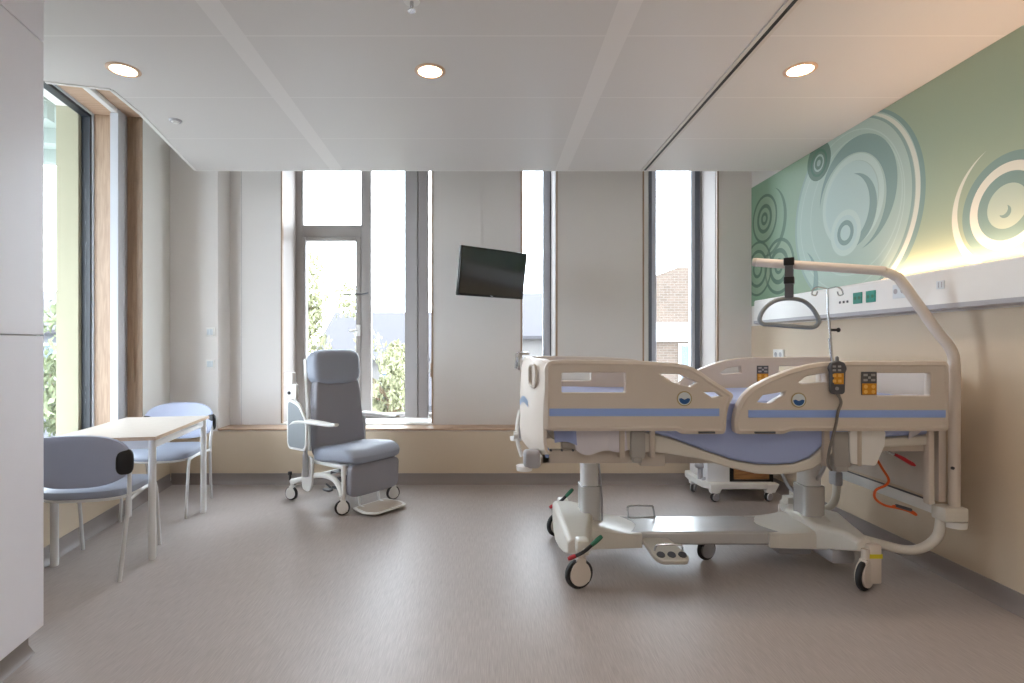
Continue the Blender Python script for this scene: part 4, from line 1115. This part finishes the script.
# ------------------------------------------------------------------ mattress, sheet, handset, grab handle
mt = thing('mattress', 'blue mattress lying on the hospital bed', 'mattress', (1.3, 3.27, .80))
mp = [(.335, .86), (.80, .85), (.95, .813), (1.15, .738), (1.28, .695), (1.40, .673), (1.50, .669), (1.60, .675), (1.685, .705), (1.735, .75), (1.785, .795), (2.34, .83), (2.345, 1.00), (2.31, 1.02), (1.80, 1.01), (1.50, 1.005), (1.1, 1.01), (.36, 1.02), (.335, 1.0)]
bm = NB(); prism(bm, mp, 2.842, 3.698, 'y'); 
ob('core', bm, 'mattress', mt, world=True, bevel=.018)
bm = NB(); tube(bm, [Vector((x, 2.843, z)) for x, z in ((.34, .93), (1.0, .915), (1.40, .90), (1.7, .905), (2.33, .93))], .003, 6); ob('piping', bm, 'mattress', mt, world=True)

sh = thing('bed_sheet', 'rumpled white sheet hanging over the side of the mattress at the foot end', 'sheet', (.6, 2.84, .85))
def cloth(x0, x1, prof, amp, seed, xn=40, th=.004):
    """cloth draped along x over a profile of (y, z) points, with folds"""
    rnd = random.Random(seed); ph = [rnd.uniform(0, 6) for _ in range(4)]
    bm = NB(); G = []
    P_ = spline([(0, y, z) for y, z in prof], 5)
    for i in range(xn + 1):
        x = x0 + (x1 - x0) * i / xn; row = []
        for j, q in enumerate(P_):
            t = j / (len(P_) - 1)
            f = amp * t * (math.sin(34 * x + ph[0] + 3 * t) + .6 * math.sin(61 * x + ph[1] - 4 * t) + .4 * math.sin(17 * x + ph[2]))
            dz = .028 * t ** 3 * (math.sin(13 * x + ph[3]) + .6 * math.sin(29 * x + ph[1]))
            row.append(bm.verts.new((x + .010 * math.sin(5 * t + ph[2]) , q.y - abs(f), q.z + dz)))
        G.append(row)
    for A, B in zip(G, G[1:]):
        for j in range(len(A) - 1): bm.faces.new((A[j], B[j], B[j + 1], A[j + 1]))
    bmesh.ops.recalc_face_normals(bm, faces=bm.faces[:])
    bmesh.ops.solidify(bm, geom=bm.faces[:], thickness=th)
    return bm
ob('sheet', cloth(.44, .715, [(3.05, 1.034), (2.90, 1.03), (2.838, 1.0), (2.832, .92), (2.832, .84), (2.835, .755)], .006, 3), 'linen', sh, world=True)
ob('blue_hem', cloth(.345, .46, [(2.95, 1.032), (2.86, 1.026), (2.834, .98), (2.832, .90), (2.83, .80)], .006, 9, 24), 'linen_blue', sh, world=True, label='blue hem of the sheet')

sh2 = thing('pillow_case', 'corner of white linen hanging below the rail at the head end of the bed', 'linen', (2.25, 2.85, .80))
ob('linen', cloth(2.19, 2.325, [(2.95, 1.03), (2.86, 1.026), (2.836, .98), (2.834, .90), (2.834, .825)], .005, 21, 24), 'linen', sh2, world=True)

# handset clipped over the near head rail
hs = thing('bed_handset', 'black and amber remote handset hooked over the near rail at the head end', 'remote control', W(837, 393, 2.76))
bm = NB()
me = plate([corner(pp([(829.5, 368.5), (831.5, 363.5), (837, 361.5), (842.5, 363.5), (844.5, 368.5), (843, 372), (842.5, 391.5), (841, 393), (833, 393), (831.5, 391.5), (831, 372)], 2.755), .006)], .028, .006); me.transform(Matrix.Translation((0, 2.755, 0)))
hb_ = obm('casing', me, 'dgrey', hs, world=True)
a, b = XZ(832.2, 373, 2.755), XZ(841.8, 384, 2.755)
bm = NB(); box(bm, a[0], b[0], 2.7385, 2.742, b[1], a[1], r=.001, seg=1); ob('amber_field', bm, 'amber', hs, world=True)
bm = NB(); bm2 = NB()
for px in (834.4, 839.6):
    for py in (375.5, 381): p = W(px, py, 2.74); box(bm, p.x - .009, p.x + .009, 2.737, 2.741, p.z - .008, p.z + .008, r=.002, seg=1)
    for py in (366.5, 370.3): p = W(px, py, 2.74); box(bm2, p.x - .008, p.x + .008, 2.7385, 2.742, p.z - .005, p.z + .005, r=.001, seg=1)
p = W(837, 388.5, 2.74); cyl(bm2, (p.x, 2.738, p.z), (p.x, 2.742, p.z), .009, seg=12)
ob('amber_keys', bm, 'amber_key', hs, world=True); ob('grey_keys', bm2, 'grey_key', hs, world=True)
bm = NB(); tube(bm, spline([W(837, 361.5, 2.76), W(837, 358.5, 2.785), W(837, 358.5, 2.83), W(837, 366, 2.84)], 4), .009, 8); ob('hook', bm, 'dgrey', hs, world=True)
bm = NB(); p = spline([W(837, 393, 2.755), W(841, 402, 2.755), W(838, 412, 2.752), W(836, 424, 2.752), W(833, 436, 2.76), W(829, 452, 2.77), W(828, 464, 2.79), W(831, 470, 2.82)], 8)
tube(bm, p, [.009 if i < 4 else .007 for i in range(len(p))], 8); ob('cord', bm, 'cordgrey', hs, world=True)

# grab handle on its strap
gp = Vector((1.776, 3.206, 1.779))
gh = thing('grab_handle', 'grey triangular grab handle hanging by a strap from the lifting pole', 'grab handle', gp)
d2 = Vector((-.85, .52, 0)).normalized()
Mg = Matrix.Translation(gp) @ Matrix.Rotation(math.atan2(d2.y, d2.x) + PI, 4, 'Z')
bm = NB()
Y = gp.y
for x0, x1, z0, z1 in ((-.022, .022, -.20, .03),):
    box(bm, x0, x1, -.033, -.028, z0, z1, Mg, r=.002, seg=1); box(bm, x0, x1, .028, .033, z0, z1, Mg, r=.002, seg=1); box(bm, x0, x1, -.033, .033, z1 - .002, z1 + .003, Mg)
ob('strap', bm, 'strap', gh, world=True)
bm = NB(); box(bm, -.028, .028, -.037, .037, -.118, -.075, Mg, r=.006); ob('buckle', bm, 'black', gh, world=True)
bm = NB(); box(bm, -.028, .028, -.038, .038, -.01, .036, Mg, r=.004); ob('pole_clip', bm, 'black', gh, world=True)
bm = NB(); Yh = gp.y
hp = [(789, 298.5), (802, 300.5), (811, 307), (817, 316), (818.5, 322), (815, 326.5), (808, 327.5), (789, 326), (770, 324.5), (763, 324), (759.5, 320), (761.5, 313), (767, 306), (776, 300.5)]
tube(bm, spline([W(a, b, Yh) for a, b in hp], 4, True), .0125, 12, closed=True)
ob('handle', bm, 'tray_dark', gh, world=True)

# ================================================================== NIGHTSTAND behind the bed
nm = Matrix.Identity(4)
ns = thing('bedside_cabinet', 'white bedside cabinet on small castors with brown drawers, half hidden behind the bed', 'bedside cabinet', (2.05, 4.65, 0))
bm = NB()
base = corner([(1.75, 4.76), (1.77, 4.50), (1.84, 4.45), (2.28, 4.45), (2.38, 4.52), (2.38, 4.90), (1.77, 4.93)], .04)
prism(bm, base, .11, .16)
for x, y in ((1.855, 4.475), (1.80, 4.775), (2.32, 4.49), (2.32, 4.86)): loft(bm, [[(x - .04, y - .03, .15), (x + .075, y - .03, .15), (x + .075, y + .05, .15), (x - .04, y + .05, .15)], [(x - .032, y - .025, .075), (x + .04, y - .025, .075), (x + .04, y + .025, .075), (x - .032, y + .025, .075)]])
ob('base_tray', bm, 'white_plastic', ns, world=True, bevel=.006)
for x, y, h in ((1.865, 4.478, .3), (1.80, 4.778, .9), (2.315, 4.49, .4), (2.315, 4.86, .2)): caster(ns, Vector((x, y, 0)), .040, h, w=.02, tall=.02, hub='grey_key')
bm = NB(); box(bm, 1.81, 2.00, 4.50, 4.90, .158, .86, r=.008); ob('body', bm, 'nightbody', ns, world=True)
bm = NB(); box(bm, 2.00, 2.36, 4.50, 4.90, .158, .178); box(bm, 2.00, 2.03, 4.50, 4.90, .178, .86); box(bm, 2.33, 2.36, 4.50, 4.90, .178, .86); box(bm, 2.03, 2.33, 4.86, 4.90, .215, .86); ob('drawer_frame', bm, 'black', ns, world=True, smooth=False)
for z in (.182, .41, .64):
    bm = NB(); box(bm, 2.035, 2.325, 4.495, 4.85, z, z + .20, r=.003); dr = ob('drawer', bm, 'walnut', ns, world=True)
    bm = NB(); tube(bm, [(2.13, 4.48, z + .15), (2.23, 4.48, z + .15)], .006, 8); ob('pull', bm, 'chrome', dr, world=True)
bm = NB(); box(bm, 1.79, 2.38, 4.48, 4.92, .86, .885, r=.008); ob('worktop', bm, 'white_plastic', ns, world=True)
bm = NB(); cyl(bm, (1.79, 4.60, .155), (1.79, 4.60, .27), .020, seg=14); sq(bm, (1.785, 4.60, .275), (.04, .035, .025), .7, .8, 16, 8); tube(bm, [(1.79, 4.56, .165), (1.84, 4.52, .195)], .012, 8); ob('height_lever', bm, 'grey_key', ns, world=True)

# ================================================================== OUTSIDE
GZ = -3.4
bm = NB(); box(bm, -70, 70, 6.4, 90, GZ - .1, GZ); box(bm, -70, -4.2, -40, 6.4, GZ - .1, GZ); o = struct('ground', bm, 'ground', smooth=False)
def tree(name, label, c, r, trunk_h, m, n, seed, lsz=.10, squash=1.2):
    rnd = random.Random(seed)
    t = thing(name, label, 'tree', (c[0], c[1], GZ), 0, 'garden trees outside')
    bm = NB(); top = Vector((c[0], c[1], c[2]))
    tube(bm, spline([(c[0], c[1], GZ), (c[0] + .08, c[1], (GZ + c[2]) / 2), top], 5), [.14 - .09 * i / 10 for i in range(11)], 8)
    for k in range(7):
        a = rnd.uniform(0, 6.28); q = Vector((c[0], c[1], c[2] - r * .7 * rnd.random()))
        tube(bm, [q, q + Vector((math.cos(a) * r * .7, math.sin(a) * r * .7, r * (.3 + .5 * rnd.random())))], [.04, .012], 6)
    ob('trunk', bm, 'bark', t, world=True)
    bm = NB()
    blobs = [(Vector((rnd.gauss(0, .42), rnd.gauss(0, .42), rnd.gauss(0, .45) * squash)) * r + Vector(c), r * rnd.uniform(.28, .5)) for _ in range(22)]
    for k in range(n):
        b, br = rnd.choice(blobs)
        v = Vector((rnd.gauss(0, 1), rnd.gauss(0, 1), rnd.gauss(0, 1))).normalized() * br * rnd.random() ** .4 + b
        e = Euler((rnd.uniform(0, 6), rnd.uniform(0, 6), rnd.uniform(0, 6))).to_matrix()
        l, w = lsz * rnd.uniform(.7, 1.3), lsz * .5
        P_ = [v + e @ Vector(q) for q in ((-l, 0, 0), (0, -w, .02), (l, 0, 0), (0, w, .02))]
        bm.faces.new([bm.verts.new(q) for q in P_])
    ob('crown', bm, m, t, world=True, smooth=False)
tree('garden_tree', 'tall yellow-green tree seen through the left pane of the large window', (-5.15, 14.0, 1.9), 1.2, 3, 'leaf', 4200, 1, .08, squash=1.6)
tree('garden_tree', 'low yellow-green tree seen through the right pane of the large window', (-2.25, 12.0, .30), .80, 2, 'leaf', 3000, 2, .065)
tree('garden_tree', 'green tree seen low through the side window beside the table', (-9.6, 12.0, .3), 1.35, 2, 'leaf2', 2600, 3)

def house(name, label, cat, x0, x1, y0, y1, ze, zr, mw, wins, mr='slate', chim=None):
    h = thing(name, label, cat, ((x0 + x1) / 2, (y0 + y1) / 2, GZ), 0)
    bm = NB(); box(bm, x0, x1, y0, y1, GZ, ze); ob('wall', bm, mw, h, world=True, smooth=False)
    ym = (y0 + y1) / 2
    bm = NB(); prism(bm, [(y0 - .3, ze - .1), (ym, zr), (y1 + .3, ze - .1), (y1 + .3, ze - .22), (ym, zr - .14), (y0 - .3, ze - .22)], x0 - .3, x1 + .3, 'x'); rf = ob('roof', bm, mr, h, world=True, smooth=False)
    bm = NB(); prism(bm, [(y0, ze), (y1, ze), (ym, zr - .15)], x0, x0 + .2, 'x'); prism(bm, [(y0, ze), (y1, ze), (ym, zr - .15)], x1 - .2, x1, 'x'); ob('gable', bm, mw, h, world=True, smooth=False)
    for wx, wz, ww, wh in wins:
        bm = NB()
        for q in ((wx - .06, wx, wz - .06, wz + wh + .06), (wx + ww, wx + ww + .06, wz - .06, wz + wh + .06), (wx, wx + ww, wz - .06, wz), (wx, wx + ww, wz + wh, wz + wh + .06)): box(bm, q[0], q[1], y0 - .05, y0 + .03, q[2], q[3])
        f = ob('window', bm, 'white_sill', h, world=True, smooth=False)
        bm = NB(); box(bm, wx, wx + ww, y0 - .03, y0 + .01, wz, wz + wh); ob('pane', bm, 'darkglass', f, world=True, smooth=False)
    if chim:
        bm = NB(); box(bm, chim[0], chim[0] + .5, ym - .25, ym + .25, zr - .5, zr + chim[1]); ob('chimney', bm, mw, rf, world=True, smooth=False)
    return h
house('row_house', 'long house with grey slate roof seen through the large window', 'house', -6.6, -2.6, 21, 27, .9, 2.75, 'housewall', [(-5.6, -.9, .8, 1.1), (-4.2, -.9, .8, 1.1), (-3.3, -.9, .6, 1.1)])
house('garden_house', 'small white house with a peaked grey roof low behind the bush in the large window', 'house', -2.35, -1.2, 13.6, 15.4, -.1, .55, 'housewall', [(-2.05, -1.2, .5, .7)])
house('row_house', 'grey-roofed white house seen through the narrow window beside the television', 'house', .6, 3.4, 21, 27, 1.75, 3.6, 'housewall', [(1.45, .1, .35, .7), (2.3, .1, .5, .7)])
house('row_house', 'grey house seen at the far left through the side window', 'house', -21, -13.5, 18, 24, 1.9, 3.4, 'greywall', [(-17, .2, .9, 1.1), (-15.4, .2, .9, 1.1)])
bb = thing('brick_building', 'tan brick building with a white band seen through the right-hand window', 'building', (6.0, 18, GZ))
bm = NB(); box(bm, 4.75, 7.0, 16, 20, 1.95, 3.1); prism(bm, [(4.75, 3.1), (7.0, 3.1), (7.0, 3.62), (5.6, 3.62), (4.75, 3.30)], 16, 20, 'y'); ob('upper_wall', bm, 'brick', bb, world=True, smooth=False)
bm = NB(); box(bm, 4.5, 7.2, 15.85, 20, 1.40, 1.95); ob('white_band', bm, 'white_sill', bb, world=True, smooth=False)
bm = NB(); box(bm, 4.6, 7.1, 16, 20, GZ, 1.40); ob('lower_wall', bm, 'brick', bb, world=True, smooth=False)
bm = NB()
for q in ((5.58, 5.64, .1, 1.34), (6.05, 6.11, .1, 1.34), (5.64, 6.05, .1, .16), (5.64, 6.05, 1.28, 1.34)): box(bm, q[0], q[1], 15.95, 16.03, q[2], q[3])
f = ob('window', bm, 'white_sill', bb, world=True, smooth=False)
bm = NB(); box(bm, 5.64, 6.05, 15.97, 16.01, .16, 1.28); ob('pane', bm, 'darkglass', f, world=True, smooth=False)
# canopy outside the side window
cn = thing('canopy', 'pale ribbed canopy outside the top of the side window', 'canopy', ML @ Vector((.6, 1.6, 3.05)))
bm = NB(); box(bm, -1.2, 3.2, 0.80, 2.6, 3.34, 3.42, ML); ob('deck', bm, 'concrete', cn, world=True, smooth=False)
for k in range(7):
    bm = NB(); box(bm, -1.0 + .62 * k, -.90 + .62 * k, 0.80, 2.6, 3.20, 3.34, ML); ob('rib', bm, 'concrete', cn, world=True, smooth=False)
bm = NB(); box(bm, -1.2, 3.2, 2.6, 2.68, 3.16, 3.44, ML); ob('fascia', bm, 'concrete', cn, world=True, smooth=False)

# ================================================================== LIGHT, CAMERA
w = bpy.data.worlds.new('overcast_sky'); bpy.context.scene.world = w; w.use_nodes = True
bg = w.node_tree.nodes['Background']; bg.inputs['Color'].default_value = (0.82, 0.91, 1.0, 1); bg.inputs['Strength'].default_value = 8.0

cam = bpy.data.cameras.new('camera'); co = bpy.data.objects.new('camera', cam); C.objects.link(co)
co.location = (0, 0, CAMZ); co.rotation_euler = (PI / 2, 0, 0)
cam.sensor_width = 36; cam.lens = FP / 1024 * 36
cam.shift_x = 22 / 1024; cam.shift_y = 3.5 / 1024; cam.clip_end = 300
sc = bpy.context.scene; sc.camera = co
sc.view_settings.view_transform = 'Standard'; sc.view_settings.look = 'None'; sc.view_settings.gamma = 1; sc.view_settings.use_curve_mapping = False
sc.view_settings.exposure = 0.72
sc.cycles.diffuse_bounces = 6; sc.cycles.max_bounces = 12; sc.cycles.transparent_max_bounces = 12
